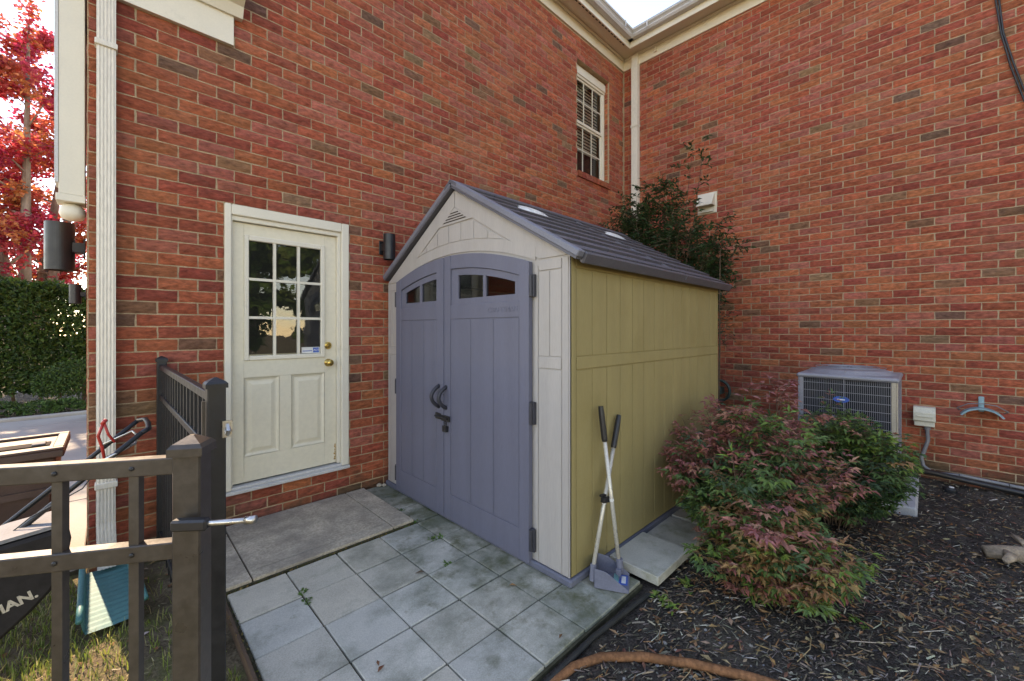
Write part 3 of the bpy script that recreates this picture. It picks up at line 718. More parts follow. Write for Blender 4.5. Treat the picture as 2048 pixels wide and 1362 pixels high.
obj('embossed_lettering', emb, 'shed_door', dR)
# roof
RK = (AP + .045 - 1.925) / (2.325 - 1.125); RX0, RX1 = -4.482, -1.96; RZ = AP + .045
def fRoof(sgn):
    L = math.hypot(1.2, 1.2 * RK); cs, sn = 1.2 / L, 1.2 * RK / L
    def f(x, t, h):                                   # t metres down the slope, h proud of it
        return (x, AY - sgn * (t * cs + h * sn), RZ - t * sn + h * cs)
    return f, L
for sgn in (1, -1):
    f, L = fRoof(sgn)
    Ls = L if sgn > 0 else L * (1.085 / 1.2)
    deck = MB().add([f(x, t, h) for h in (-.03, -.004) for t in (0.0, Ls) for x in (RX0, RX1)], [(0, 2, 3, 1), (4, 5, 7, 6), (0, 1, 5, 4), (2, 6, 7, 3), (0, 4, 6, 2), (1, 3, 7, 5)])
    rf = obj('roof', deck, 'shed_roof', shed)
    rows = 8; dr = (Ls - .03) / rows
    for r_ in range(rows):
        t0, t1 = .015 + r_ * dr, .015 + (r_ + 1) * dr
        nt_ = 9; wdt = (RX1 - RX0 - .10) / nt_; sh = (r_ % 2) * .5
        k = -1
        while True:
            k += 1
            a = RX0 + .06 + (k - sh) * wdt; b = a + wdt
            a = max(a, RX0 + .06); b = min(b, RX1 - .04)
            if a >= RX1 - .05: break
            if b - a < .03: continue
            tk = .024
            obj('shingle', MB().add([f(a + .005, t0, -.003), f(b - .005, t0, -.003), f(b - .005, t1 - .034, -.003), f(a + .005, t1 - .034, -.003), f(a + .005, t0, .012), f(b - .005, t0, .012), f(b - .005, t1 - .034, tk), f(a + .005, t1 - .034, tk)],
                [(0, 1, 2, 3), (7, 6, 5, 4), (0, 4, 5, 1), (1, 5, 6, 2), (2, 6, 7, 3), (3, 7, 4, 0)]), 'shed_roof', rf)
    tr = MB().add([f(x, t, h) for h in (-.016, .026) for t in (0.012, Ls + .006) for x in (RX0 - .006, RX0 + .054)], [(0, 2, 3, 1), (4, 5, 7, 6), (0, 1, 5, 4), (2, 6, 7, 3), (0, 4, 6, 2), (1, 3, 7, 5)])
    obj('rake_trim', tr, 'shed_trim', rf, bevel=.006)
    ev = MB().add([f(x, t, h) for h in (-.044, .022) for t in (Ls - .012, Ls + .02) for x in (RX0 + .056, RX1)], [(0, 2, 3, 1), (4, 5, 7, 6), (0, 1, 5, 4), (2, 6, 7, 3), (0, 4, 6, 2), (1, 3, 7, 5)])
    obj('eave_trim', ev, 'shed_roof', rf, bevel=.006)
    obj('roof_seam', MB().add([f(x, t, h) for h in (-.02, .017) for t in (.03, Ls + .022) for x in (-3.06, -3.045)], [(0, 2, 3, 1), (4, 5, 7, 6), (0, 1, 5, 4), (2, 6, 7, 3), (0, 4, 6, 2), (1, 3, 7, 5)]), 'shed_trim', rf)
    for xc in (-3.88, -2.62):
        sm = MB(); n1, n2 = 8, 4; b = 0
        for j in range(n2 + 1):
            for i in range(n1 + 1):
                u, v = i / n1, j / n2; h = .012 + .024 * (math.sin(math.pi * u) * math.sin(math.pi * v)) ** .45
                sm.v.append(f(xc - .16 + .32 * u, .26 + .15 * v, h))
        for j in range(n2):
            for i in range(n1): sm.face(j * 9 + i, j * 9 + i + 1, (j + 1) * 9 + i + 1, (j + 1) * 9 + i)
        obj('skylight', sm, 'skylight', rf, smooth=True)
obj('ridge_cap', MB().prism([(AY + .075, RZ - .045), (AY, RZ + .002), (AY - .075, RZ - .045), (AY - .075, RZ - .020), (AY, RZ + .026), (AY + .075, RZ - .020)], lambda a, b, d: (d, a, b), RX0 - .008, RX1 + .004), 'shed_roof', shed)

# ================================================================== FENCE AND GATE
def post(parent, x, y, top, wd=.052, base=-.06, rot=0., cap=True, mt='sunlit_metal'):
    m = Matrix.Translation((x, y, 0)) @ Matrix.Rotation(rot, 4, 'Z')
    p = obj('post', MB().box(-wd / 2, wd / 2, -wd / 2, wd / 2, base, top, m), mt, parent, bevel=.003)
    if cap:
        c = MB(); h = wd / 2 + .006
        lv_ = [(h, top - .004), (h, top + .012), (h * .8, top + .02), (.004, top + .034)]; rg = []
        for s, z in lv_:
            b = len(c.v); c.v += [tuple(m @ Vector((a * s, q * s, z))) for a, q in ((-1, -1), (1, -1), (1, 1), (-1, 1))]; rg.append(b)
        for a, b in zip(rg, rg[1:]):
            for k in range(4): c.face(a + k, a + (k + 1) % 4, b + (k + 1) % 4, b + k)
        c.face(*range(4)); c.face(*range(rg[-1], rg[-1] + 4)); obj('cap', c, mt, p)
    return p
def fence_panel(parent, p0, p1, ztop, zsec, zbot, spacing, first, mt='sunlit_metal', hardware=True):
    p0 = Vector(p0 + (0,)); p1 = Vector(p1 + (0,)); L = (p1 - p0).length; d = (p1 - p0) / L
    nrm = Vector((-d.y, d.x, 0))
    for z in (ztop - .017, zsec - .017, zbot - .017):
        rl = MB().bar(p0 + Vector((0, 0, z)), p1 + Vector((0, 0, z)), .028, .034)
        obj('rail', rl, mt, parent, bevel=.002)
    s = first; angle = math.atan2(d.y, d.x)
    while s < L - .04:
        c = p0 + d * s; m = Matrix.Translation((c.x, c.y, 0)) @ Matrix.Rotation(angle, 4, 'Z')
        for (za, zb) in ((.02, zbot - .0345), (zbot + .0005, zsec - .0345), (zsec + .0005, ztop - .0345)):
            pass
        pk = obj('picket', MB().box(-.0085, .0085, -.0085, .0085, .02, ztop - .030, m), mt, parent)
        if hardware:
            for z in (ztop - .017, zsec - .017):
                for sg in (1, -1):
                    q = c + nrm * sg * .0142 + Vector((0, 0, z))
                    obj('screw', MB().lathe([(.0045, 0), (.0045, .002), (.002, .0035)], q, nrm * sg, 8), 'black_metal', pk)
        s += spacing
fence = thing('metal_fence', (-6.09, -.96, -.05), 'black metal picket fence panel running out from the brick wall beside the door', 'fence')
post(fence, -6.105, -.045, 1.285, mt='black_metal'); p2 = post(fence, -6.075, -1.865, 1.290, .056, mt='black_metal')
fence_panel(fence, (-6.104, -.075), (-6.076, -1.836), 1.262, 1.06, .135, .1065, .095, 'black_metal', hardware=False)
# latch keeper on the end post
lk = MB().box(-6.06, -6.03, -1.905, -1.894, 1.105, 1.165); lk.tube([(-6.045, -1.905, 1.15), (-6.045, -1.93, 1.135), (-6.045, -1.905, 1.115)], .007, 6)
obj('latch_keeper', lk, 'steel', p2)
gd = Vector((-.854, .520, 0)); g0 = Vector((-6.228, -2.632, 0)); ga = math.atan2(gd.y, gd.x)
gate = thing('metal_gate', (g0.x, g0.y, 0), 'swung open black metal gate with bare latch rod, bronze sunlight in its colour', 'gate')
gp_ = post(gate, g0.x, g0.y, 1.248, .050, -.04, ga)
g1 = g0 + gd * .026; g2 = g0 + gd * 1.15
fence_panel(gate, (g1.x, g1.y), (g2.x, g2.y), 1.240, 1.068, .13, .125, .072)
post(gate, (g0 + gd * 1.176).x, (g0 + gd * 1.176).y, 1.248, .050, -.04, ga)
lr = MB().tube([(-6.262, -2.664, 1.118), (-6.205, -2.720, 1.121), (-6.150, -2.774, 1.127)], .0055, 8)
lr.tube([(-6.160, -2.765, 1.126), (-6.146, -2.778, 1.128)], .008, 8)
obj('latch_rod', lr, 'steel', gate, smooth=True)
obj('latch_clamp', MB().bar((-6.262, -2.668, 1.118), (-6.212, -2.716, 1.120), .020, .022), 'black_metal', gate, bevel=.004)
# picket sleeve of the rear post seen as a thin bright strip
obj('gate_stop', MB().bar((-6.112, -1.875, .1), (-6.112, -1.875, 1.24), .010, .018, (0, 1, 0)), 'sunlit_metal', fence)

# ================================================================== MOWER, BIN, SPLASH TRAY
mow = thing('lawn_mower', (-6.8, -.58, -.06), 'black push mower with grass bag and folding handle, parked outside the fence', 'lawn mower')
hb = MB()
for y0, y1 in ((-.80, -.715), (-.385, -.32)):
    hb.tube([(-6.235, y0 + .0, .955), (-6.47, (y0 + y1) / 2, .735), (-6.72, y1, .50), (-7.02, y1 + .02, .22)], .0125, 10)
hb.tube([(-6.235, -.80, .955), (-6.205, -.76, .965), (-6.20, -.60, .968), (-6.205, -.43, .965), (-6.235, -.385, .955)], .0125, 10)
obj('handle', hb, 'black_metal', mow, smooth=True)
obj('bail_bar', MB().tube([(-6.40, -.80, .83), (-6.26, -.78, .90), (-6.245, -.60, .905), (-6.26, -.41, .90), (-6.40, -.385, .83)], .006, 8), 'steel', mow, smooth=True)
rc = MB().tube([(-6.375, -.60, .80), (-6.385, -.60, .87), (-6.40, -.60, .93), (-6.378, -.60, 1.005)], .007, 8)
rc.tube([(-6.378, -.60, 1.0), (-6.36, -.60, .93), (-6.335, -.60, .885)], .006, 8); rc.tube([(-6.385, -.6, .99), (-6.37, -.6, 1.015)], .010, 8)
obj('pull_cord', rc, 'red_plastic', mow, smooth=True)
obj('cable', MB().tube([(-6.36, -.79, .86), (-6.45, -.80, .72), (-6.62, -.76, .62), (-6.85, -.7, .4)], .003, 6), 'black_metal', mow)
bgp = [(-6.505, .565), (-6.490, .47), (-6.505, .375), (-6.545, .29), (-6.61, .215), (-6.72, .115), (-6.86, .085), (-7.10, .12), (-7.12, .44), (-6.9, .50), (-6.7, .545)]
bag = obj('grass_bag', MB().prism(bgp, lambda a, b, d: (a, d, b), -.86, -.715), 'bag', mow, bevel=.014)
obj('bag_top', MB().prism([(-6.512, .572), (-6.7, .553), (-6.9, .508), (-7.10, .45), (-7.10, .465), (-6.9, .524), (-6.7, .569), (-6.515, .588)], lambda a, b, d: (a, d, b), -.845, -.60), 'grey_fabric', mow)
ta = R(16)
tx = text_mb('CRAFTSMAN.', .058, lambda a, b, c: (-6.585 + a * math.cos(ta) - b * math.sin(ta), -.8615 - c, .285 + a * math.sin(ta) + b * math.cos(ta)), .0008, 'RIGHT', .002)
obj('bag_lettering', tx, 'bag_print', bag)
obj('deck', MB().prism([(-7.02, .05), (-7.02, .2), (-7.1, .26), (-7.55, .26), (-7.66, .18), (-7.66, .05)], lambda a, b, d: (a, d, b), -.84, -.34), 'black_metal', mow, bevel=.02)
obj('engine', MB().lathe([(.13, 0), (.15, .06), (.15, .14), (.11, .20), (.03, .22)], (-7.34, -.59, .262)), 'red_plastic', mow)
for x in (-7.08, -7.58):
    for y in (-.87, -.31):
        wh = obj('wheel', MB().lathe([(.06, -.025), (.10, -.025), (.105, 0), (.10, .025), (.06, .025)], (x, y, .045), (0, 1, 0)), 'black_metal', mow)
obj('rear_flap', MB().box(-6.70, -6.685, -.60, -.42, .05, .25), 'bag', mow)

bn = thing('storage_bin', (-6.83, .445, -.02), 'brown resin bin with open slot lid standing on the path', 'bin')
bb = MB().add([(x, y, z) for z, e in ((-.018, .05), (.69, 0)) for y in (.19 + e, .72 - e) for x in (-7.05 + e, -6.60 - e)], [(0, 2, 3, 1), (4, 5, 7, 6), (0, 1, 5, 4), (2, 6, 7, 3), (0, 4, 6, 2), (1, 3, 7, 5)])
body = obj('body', bb, 'bin_brown', bn, bevel=.012)
obj('rib', MB().box(-7.05, -6.605, .178, .196, .46, .50), 'bin_brown', body)
obj('lid', MB().box(-7.08, -6.565, .155, .735, .691, .735).box(-7.08, -6.565, .155, .21, .7352, .752).box(-7.08, -6.565, .68, .735, .7352, .752).box(-6.62, -6.565, .2105, .6795, .7352, .752), 'bin_brown', bn, bevel=.006)
obj('lid_handle', MB().box(-6.98, -6.64, .35, .47, .736, .742), 'dark_slot', bn)
obj('lid_catch', MB().box(-6.72, -6.66, .36, .45, .7425, .752), 'grey_fabric', bn, bevel=.003)

# teal plastic downspout tray with ribs and rolled sides
tr_ = thing('downspout_tray', (-6.37, -.5, -.05), 'teal ribbed plastic splash tray under the downspout', 'splash tray')
tm = MB()
TA = Vector((-6.37, -.15, .03)); TD = Vector((.03, -.60, -.055)); TW = Vector((1, .05, 0))
def tp(u, v, h): p = TA + TD * u + TW * (v * (.100 + .02 * u)) + Vector((0, 0, h)); return (p.x, p.y, p.z)
n1 = 26
for i in range(n1 + 1):
    u = i / n1; rb = .004 if i % 2 else 0
    for v, h in ((-1, .075), (-.94, .03), (-.86, rb), (0, rb - .004), (.86, rb), (.94, .03), (1, .075)): tm.v.append(tp(u, v, h))
for i in range(n1):
    for k in range(6): tm.face(i * 7 + k, i * 7 + k + 1, (i + 1) * 7 + k + 1, (i + 1) * 7 + k)
obj('tray', tm, 'teal', tr_)
for s in (-1, 1):
    obj('rolled_edge', MB().tube([tp(u, s * 1.02, .075) for u in lin(0, 1, 6)], .014, 10), 'teal', tr_, smooth=True)
# ================================================================== PET WASTE SCOOPER SET
pan = thing('scoop_pan', (-4.24, -2.37, 0), 'blue grey scoop pan with cream pole and black grip leaning on the shed', 'scoop')
def rotbox(cx, cy, ang): return Matrix.Translation((cx, cy, 0)) @ Matrix.Rotation(ang, 4, 'Z')
m = rotbox(-4.235, -2.385, R(-62))
pm = MB()
# local frame: x towards the open lip, y across
for (a0, a1, b0, b1, c0, c1) in ((-.085, .105, -.085, .085, .004, .009), (-.0895, -.0852, -.085, .085, .004, .115)):
    pm.box(a0, a1, b0, b1, c0, c1, m)
for s in (-1, 1):
    y0, y1 = s * .0852, s * .0885
    pm.add([m @ Vector(p) for p in ((-.085, y0, .004), (.10, y0, .004), (.105, y0, .02), (-.02, y0, .105), (-.085, y0, .115), (-.085, y1, .004), (.10, y1, .004), (.105, y1, .02), (-.02, y1, .105), (-.085, y1, .115))],
           [(0, 1, 2, 3, 4), (9, 8, 7, 6, 5), (0, 5, 6, 1), (1, 6, 7, 2), (2, 7, 8, 3), (3, 8, 9, 4), (4, 9, 5, 0)])
obj('pan', pm, 'tray', pan, bevel=.0012)
obj('pan_label', MB().box(.045, .095, -.02, .08, .0094, .0102, m), 'label_blue', pan)
obj('pan_label', MB().box(.015, .0445, -.01, .08, .0094, .0102, m), 'label_teal', pan)
obj('pan_label', MB().box(.06, .085, -.005, .065, .0104, .0110, m), 'label_white', pan)
def pole(parent, p0, p1, r=.0125):
    p0 = Vector(p0); p1 = Vector(p1); d = p1 - p0; L = d.length; d.normalize()
    obj('pole', MB().tube([p0, p0 + d * (L - .20)], r, 12), 'pole', parent, smooth=True)
    obj('ferrule', MB().tube([p0 + d * (L * .40), p0 + d * (L * .40 + .015)], r + .0012, 12), 'label_white', parent)
    obj('grip', MB().tube([p0 + d * (L - .215), p0 + d * (L - .20), p0 + d * (L - .05), p0 + d * L], [r + .004, r + .0065, r + .0055, r + .003], 10), 'black_metal', parent)
    return p0 + d * (L * .44)
q = pole(pan, (-4.335, -2.325, .085), (-3.96, -2.275, .935))
obj('pan_socket', MB().tube([(-4.338, -2.325, .03), (-4.325, -2.323, .12)], .018, 10), 'tray', pan)
cl = thing('pole_clip', (q.x, q.y, q.z), 'small black clip holding the two crossed scooper poles together', 'clip')
obj('clip', MB().bar(q + Vector((-.05, -.012, .0)), q + Vector((.035, -.02, -.008)), .030, .030), 'black_metal', cl, bevel=.004)
obj('jaw', MB().bar(q + Vector((-.045, .003, .022)), q + Vector((.0, -.002, .018)), .022, .014), 'black_metal', cl, bevel=.003)
rk = thing('scoop_rake', (-4.16, -2.33, .0), 'second scooper pole with black grip, ending in a small rake in the pan', 'rake')
pole(rk, (-4.165, -2.40, .075), (-4.19, -2.285, 1.025))
rm = MB().tube([(-4.165, -2.40, .12), (-4.165, -2.402, .06)], .02, 10); rm.bar((-4.20, -2.415, .055), (-4.13, -2.39, .055), .03, .03)
obj('rake_head', rm, 'tray', rk)
for k in range(4):
    a = Vector((-4.20, -2.415, .045)) + Vector((.0233, .0083, 0)) * k
    obj('tine', MB().tube([a, a + Vector((.0, -.005, -.03))], .003, 6), 'tray', rk)
obj('soil_clump', MB().lathe([(.02, 0), (.045, .008), (.04, .04), (.015, .055)], (-4.29, -2.355, .0105), (.2, .1, 1), 9), 'mulch', label='dark clump of soil lying in the scoop pan', cat='clump')

# ================================================================== AIR CONDITIONER AND WALL FITTINGS
ac = thing('air_conditioner', (-.92, -3.14, -.02), 'grey outdoor air conditioner with wire grille and blue oval badge', 'air conditioner')
AX0, AX1, AY0, AY1, AZ0, AZ1 = -1.30, -.56, -3.515, -2.765, -.02, 1.015
obj('coil', MB().box(AX0 + .02, AX1 - .02, AY0 + .02, AY1 - .02, AZ0 + .06, AZ1 - .02), 'ac_coil', ac)
obj('base_pan', MB().box(AX0, AX1, AY0, AY1, AZ0, AZ0 + .06), 'ac_metal', ac, bevel=.01)
for x, y, mt in ((AX0, AY0, 'tan_post'), (AX0, AY1, 'ac_metal'), (AX1, AY0, 'ac_metal'), (AX1, AY1, 'ac_metal')):
    sx = 1 if x == AX0 else -1; sy = 1 if y == AY0 else -1
    obj('corner_post', MB().box(x, x + sx * .045, y, y + sy * .012, AZ0 + .06, AZ1).box(x, x + sx * .012, y + sy * .0122, y + sy * .045, AZ0 + .06, AZ1), mt, ac, bevel=.004)
gr = MB()
nv = 46
for k in range(nv):
    t = .05 + (.75 - .10) * k / (nv - 1)
    gr.bar((AX0 + .006, AY0 + t, AZ0 + .06), (AX0 + .006, AY0 + t, AZ1), .0024, .0024, (0, 1, 0))
    t2 = .05 + (.74 - .10) * k / (nv - 1)
    gr.bar((AX0 + t2, AY0 + .006, AZ0 + .06), (AX0 + t2, AY0 + .006, AZ1), .0035, .0035, (0, 1, 0))
    gr.bar((AX0 + t2, AY1 - .006, AZ0 + .06), (AX0 + t2, AY1 - .006, AZ1), .0035, .0035, (0, 1, 0))
for k in range(12):
    z = AZ0 + .12 + k * .079
    gr.bar((AX0 + .002, AY0 + .04, z), (AX0 + .002, AY1 - .04, z), .004, .004); gr.bar((AX0 + .04, AY0 + .002, z), (AX1 - .04, AY0 + .002, z), .004, .004); gr.bar((AX0 + .04, AY1 - .002, z), (AX1 - .04, AY1 - .002, z), .004, .004)
obj('grille', gr, 'ac_metal', ac, kind='stuff')
tc = MB().box(AX0 - .012, AX1 + .012, AY0 - .012, AY1 + .012, AZ1, AZ1 + .040)
obj('top_cap', tc, 'ac_metal', ac, bevel=.014)
fg = MB(); cc = Vector((-.93, -3.14, AZ1 + .041))
fg.lathe([(.36, 0), (.335, .012), (.30, .035), (.27, .045), (.20, .046)], cc, n=28)
obj('fan_shroud', fg, 'ac_metal', ac)
wr = MB()
for r_ in (.08, .13, .18, .23, .28): wr.tube([cc + Vector((math.cos(a) * r_, math.sin(a) * r_, .058)) for a in lin(0, 2 * math.pi, 28)[:-1]], .0025, 5, True)
for k in range(4):
    a = k * math.pi / 2; wr.tube([cc + Vector((math.cos(a) * .02, math.sin(a) * .02, .058)), cc + Vector((math.cos(a) * .33, math.sin(a) * .33, .030))], .004, 6)
obj('fan_guard', wr, 'ac_metal', ac)
obj('fan_motor', MB().lathe([(.07, 0), (.07, .05), (.05, .06)], cc + Vector((0, 0, -.002))), 'ac_coil', ac)
strp = MB().bar((AX0 - .004, -3.135, AZ0 + .3), (AX0 - .004, -3.135, AZ1 + .0), .012, .006, (0, 1, 0)); obj('grille_strap', strp, 'ac_metal', ac)
bd = MB(); bd.v = [(AX0 - .008 - d, -3.115 + .062 * math.cos(a), .822 + .030 * math.sin(a)) for d in (0, .006) for a in lin(0, 2 * math.pi, 20)[:-1]]
bd.face(*range(20)); bd.face(*range(20, 40))
for k in range(20): bd.face(k, (k + 1) % 20, 20 + (k + 1) % 20, 20 + k)
bdg = obj('badge', bd, 'label_blue', ac)
obj('badge_mark', MB().box(AX0 - .0155, AX0 - .0145, -3.145, -3.085, .816, .826), 'label_white', bdg)
obj('equipment_pad', MB().box(-1.47, -.42, -3.64, -2.66, -.16, -.0215), 'pad', label='pale grey equipment pad under the air conditioner', cat='pad', bevel=.015)

eb = thing('disconnect_box', (-.03, -3.675, .45), 'cream electrical disconnect box with grey conduit on the brick wall', 'electrical box')
obj('box', MB().box(-.085, -.008, -3.755, -3.598, .452, .648), 'box_cream', eb, bevel=.006)
obj('cover', MB().prism([(-.0855, .50), (-.108, .515), (-.108, .60), (-.0855, .655), (-.0, .66), (-.0, .651), (-.083, .649)], lambda a, b, d: (a, d, b), -3.762, -3.591), 'box_cream', eb, bevel=.004)
obj('hasp', MB().box(-.118, -.1085, -3.74, -3.615, .553, .572), 'box_cream', eb, bevel=.003)
obj('conduit', MB().tube([(-.04, -3.70, .452), (-.04, -3.70, .40), (-.045, -3.705, .30), (-.05, -3.68, .20), (-.055, -3.655, .10), (-.065, -3.67, .02), (-.09, -3.74, -.03)], .017, 10), 'conduit', eb, smooth=True)
obj('fitting', MB().lathe([(.026, 0), (.026, .03), (.02, .035)], (-.04, -3.70, .415)), 'conduit', eb)
ls = thing('refrigerant_line', (-.15, -4.2, -.1), 'black insulated pipe with grey conduit running along the base of the wall', 'pipe')
ptz = [(-.62, -3.50, .12), (-.45, -3.62, .06), (-.22, -3.75, .0), (-.13, -4.0, -.045), (-.11, -4.4, -.075), (-.11, -5.2, -.085), (-.11, -7, -.09)]
obj('insulated_pipe', MB().tube(ptz, .027, 10), 'pipe_black', ls, smooth=True)
obj('grey_conduit', MB().tube([(-.09, -3.74, -.03), (-.075, -3.95, -.012), (-.06, -4.4, -.038), (-.06, -5.2, -.05), (-.06, -7, -.055)], .016, 10), 'conduit', ls, smooth=True)
for k in range(2): obj('cable_tie', MB().tube([(-.10 - .035 * math.cos(a), -3.93 - .33 * k, -.03 - .02 * k + .04 * math.sin(a)) for a in lin(0, 2 * math.pi, 10)[:-1]], .003, 5, True), 'black_metal', ls)
dr_ = thing('drain_emitter', (-.30, -3.86, -.13), 'small black round drain emitter on the mulch near the pipe', 'drain')
obj('body', MB().lathe([(.055, 0), (.055, .03), (.045, .045), (.02, .05)], (-.32, -3.86, -.135), n=16), 'pipe_black', dr_)
obj('cap', MB().lathe([(.02, 0), (.018, .006)], (-.335, -3.87, -.086), n=12), 'label_white', dr_)

hg = thing('hose_hanger', (-.06, -4.08, .62), 'teal curved hose hanger with wire loop on the brick wall', 'hose hanger')
sd = MB(); n1 = 14
for i in range(n1 + 1):
    a = R(28) + R(124) * i / n1
    for rr, x in ((.155, -.012), (.155, -.13), (.140, -.13), (.140, -.012)): sd.v.append((x, -4.085 + rr * math.cos(a) * 1.08, .555 + rr * math.sin(a) * .98))
for i in range(n1):
    for k in range(4): sd.face(i * 4 + k, i * 4 + (k + 1) % 4, (i + 1) * 4 + (k + 1) % 4, (i + 1) * 4 + k)
sd.face(0, 1, 2, 3); sd.face(n1 * 4, n1 * 4 + 1, n1 * 4 + 2, n1 * 4 + 3)
obj('saddle', sd, 'hanger', hg)
obj('bracket', MB().box(-.022, -.006, -4.105, -4.065, .66, .815), 'hanger', hg, bevel=.006)
obj('wire_loop', MB().tube([(-.02, -3.935, .66), (-.10, -3.915, .69), (-.14, -3.99, .745), (-.145, -4.085, .758), (-.14, -4.18, .745), (-.10, -4.255, .69), (-.02, -4.235, .66)], .005, 6), 'conduit', hg, smooth=True)

hc = thing('hose_coil', (-.1, -1.62, .45), 'dark green coiled hose on a wall reel half hidden behind the shed', 'hose')
for k in range(4):
    obj('loop', MB().tube([(-.06 - .022 * k, -1.60 + (.13 + .012 * (k % 2)) * math.cos(a), .62 + (.14 + .012 * (k % 2)) * math.sin(a)) for a in lin(0, 2 * math.pi, 22)[:-1]], .011, 8, True), 'hose', hc, smooth=True)
obj('reel_bracket', MB().box(-.15, -.006, -1.64, -1.56, .57, .67), 'hose', hc, bevel=.01)

vt = thing('vent_hood', (-.05, -1.4, 3.22), 'white plastic dryer vent hood on the brick wall above the shed', 'vent')
obj('flange', MB().box(-.016, -.004, -1.535, -1.262, 3.222, 3.532), 'white_trim', vt, bevel=.004)
obj('hood', MB().prism([(-.016, 3.515), (-.035, 3.515), (-.155, 3.335), (-.155, 3.318), (-.145, 3.318), (-.03, 3.50), (-.016, 3.50)], lambda a, b, d: (a, d, b), -1.515, -1.282), 'white_trim', vt)
for y in (-1.515, -1.288):
    obj('cheek', MB().prism([(-.0165, 3.495), (-.034, 3.495), (-.146, 3.322), (-.0165, 3.322)], lambda a, b, d: (a, d, b), y, y + .006), 'white_trim', vt)
obj('flap', MB().prism([(-.02, 3.32), (-.06, 3.24), (-.055, 3.238), (-.017, 3.31)], lambda a, b, d: (a, d, b), -1.50, -1.295), 'box_cream', vt)
wires = thing('wall_cable', (-.02, -4.3, 2.2), 'pair of dark cables draped down the brick wall', 'cable')
for k in range(2):
    o = k * .022
    obj('strand', MB().tube([(-.02, -4.10 - o, 6.0), (-.022, -4.135 - o, 5.4), (-.02, -4.175 - o, 4.85), (-.024, -4.215 - o * .6, 4.45), (-.02, -4.275 - o, 4.1), (-.022, -4.36 - o, 3.72), (-.02, -4.50 - o, 3.2), (-.02, -4.72 - o, 2.6), (-.02, -5.0 - o, 2.1)], .0075, 6), 'pipe_black', wires, smooth=True)

def wall_lamp(c, n, h, r, label):
    c = Vector(c); n = Vector(n).normalized()
    t = thing('wall_lamp', tuple(c), label, 'lamp', 'cylinder wall lamps on the house')
    ctr = c + n * (.05 + r)
    obj('cylinder', MB().lathe([(r * .92, -h / 2 + .02), (r, -h / 2), (r, h / 2), (r * .92, h / 2 - .015)], ctr, n=40), 'black_metal', t)
    obj('arm', MB().bar(c + n * .004, ctr, .085, .07), 'black_metal', t, bevel=.004)
    obj('backplate', MB().bar(c + n * .001, c + n * .012, .11, .13), 'black_metal', t, bevel=.003)
    return t
pl_ = wq(.42, .004, 2.06); wall_lamp(pl_, WN, .32, .072, 'black cylinder wall lamp at the house corner, level with the door glass')
pl_ = wq(5.75, .004, 2.06); wall_lamp(pl_, WN, .30, .070, 'black cylinder wall lamp far along the house side, in front of the hedge')
wall_lamp((-4.46, -.004, 2.285), (0, -1, 0), .24, .055, 'black cylinder wall lamp on brick between door and shed roof')
fl = thing('security_light', (-6.54, .10, 2.29), 'white rounded light hanging under the white corner casing', 'light')
c = Vector((-6.525, .09, 2.235))
obj('dome', MB().lathe([(.015, .056), (.04, .05), (.056, .025), (.060, -.008), (.05, -.036), (.015, -.05)], c, n=18), 'white_trim', fl, smooth=True)
obj('stem', MB().tube([c + Vector((0, 0, .03)), (-6.525, .09, 2.2895)], .012, 8), 'white_trim', fl)

# ================================================================== EDGING, LOG
obj('black_edging', MB().tube([(-5.20, -2.56, -.03), (-4.9, -2.553, -.018), (-4.664, -2.548, -.015), (-4.4, -2.562, -.018), (-4.15, -2.57, -.03), (-4.05, -2.63, -.06)], .014, 8), 'black_edging', label='black landscape edging along the patio border', cat='edging', base=(-4.66, -2.55, -.04), smooth=True)
obj('rusty_edging', MB().tube([(-5.35, -2.62, -.035), (-5.0, -2.565, -.03), (-4.86, -2.578, -.026), (-4.72, -2.64, -.024), (-4.58, -2.775, -.024), (-4.45, -2.96, -.026), (-4.34, -3.16, -.03), (-4.2, -3.5, -.035), (-4.05, -3.9, -.04)], .020, 10), 'rust_edging', label='rust brown rounded edging hose curving through the mulch', cat='edging', base=(-4.6, -2.78, -.05), smooth=True)
obj('wood_edging', MB().bar((-5.905, -.96, -.03), (-5.915, -2.6, -.03), .014, .07), 'wood_edging', label='weathered thin wooden edging along the patio side by the fence', cat='edging', base=(-5.91, -1.7, -.06))
lg = MB(); lp = [(-1.98, -3.98, -.06), (-1.93, -4.08, -.045), (-1.90, -4.2, -.04), (-1.92, -4.4, -.05), (-1.95, -4.6, -.07)]
lg.tube(lp, [.035, .05, .062, .055, .045], 9)
lg.tube([(-1.93, -4.07, -.05), (-2.02, -4.10, -.03), (-2.12, -4.06, -.04)], [.035, .028, .012], 7); lg.tube([(-1.90, -4.22, -.03), (-1.86, -4.16, .03), (-1.80, -4.12, .045)], [.03, .022, .008], 7)
lg.v = [(x + ru(-.007, .007), y + ru(-.007, .007), z + ru(-.007, .007)) for x, y, z in lg.v]
logo_ = obj('driftwood_log', lg, 'log', label='pale weathered log lying on the mulch', cat='log', base=(-1.92, -4.2, -.1), smooth=True)

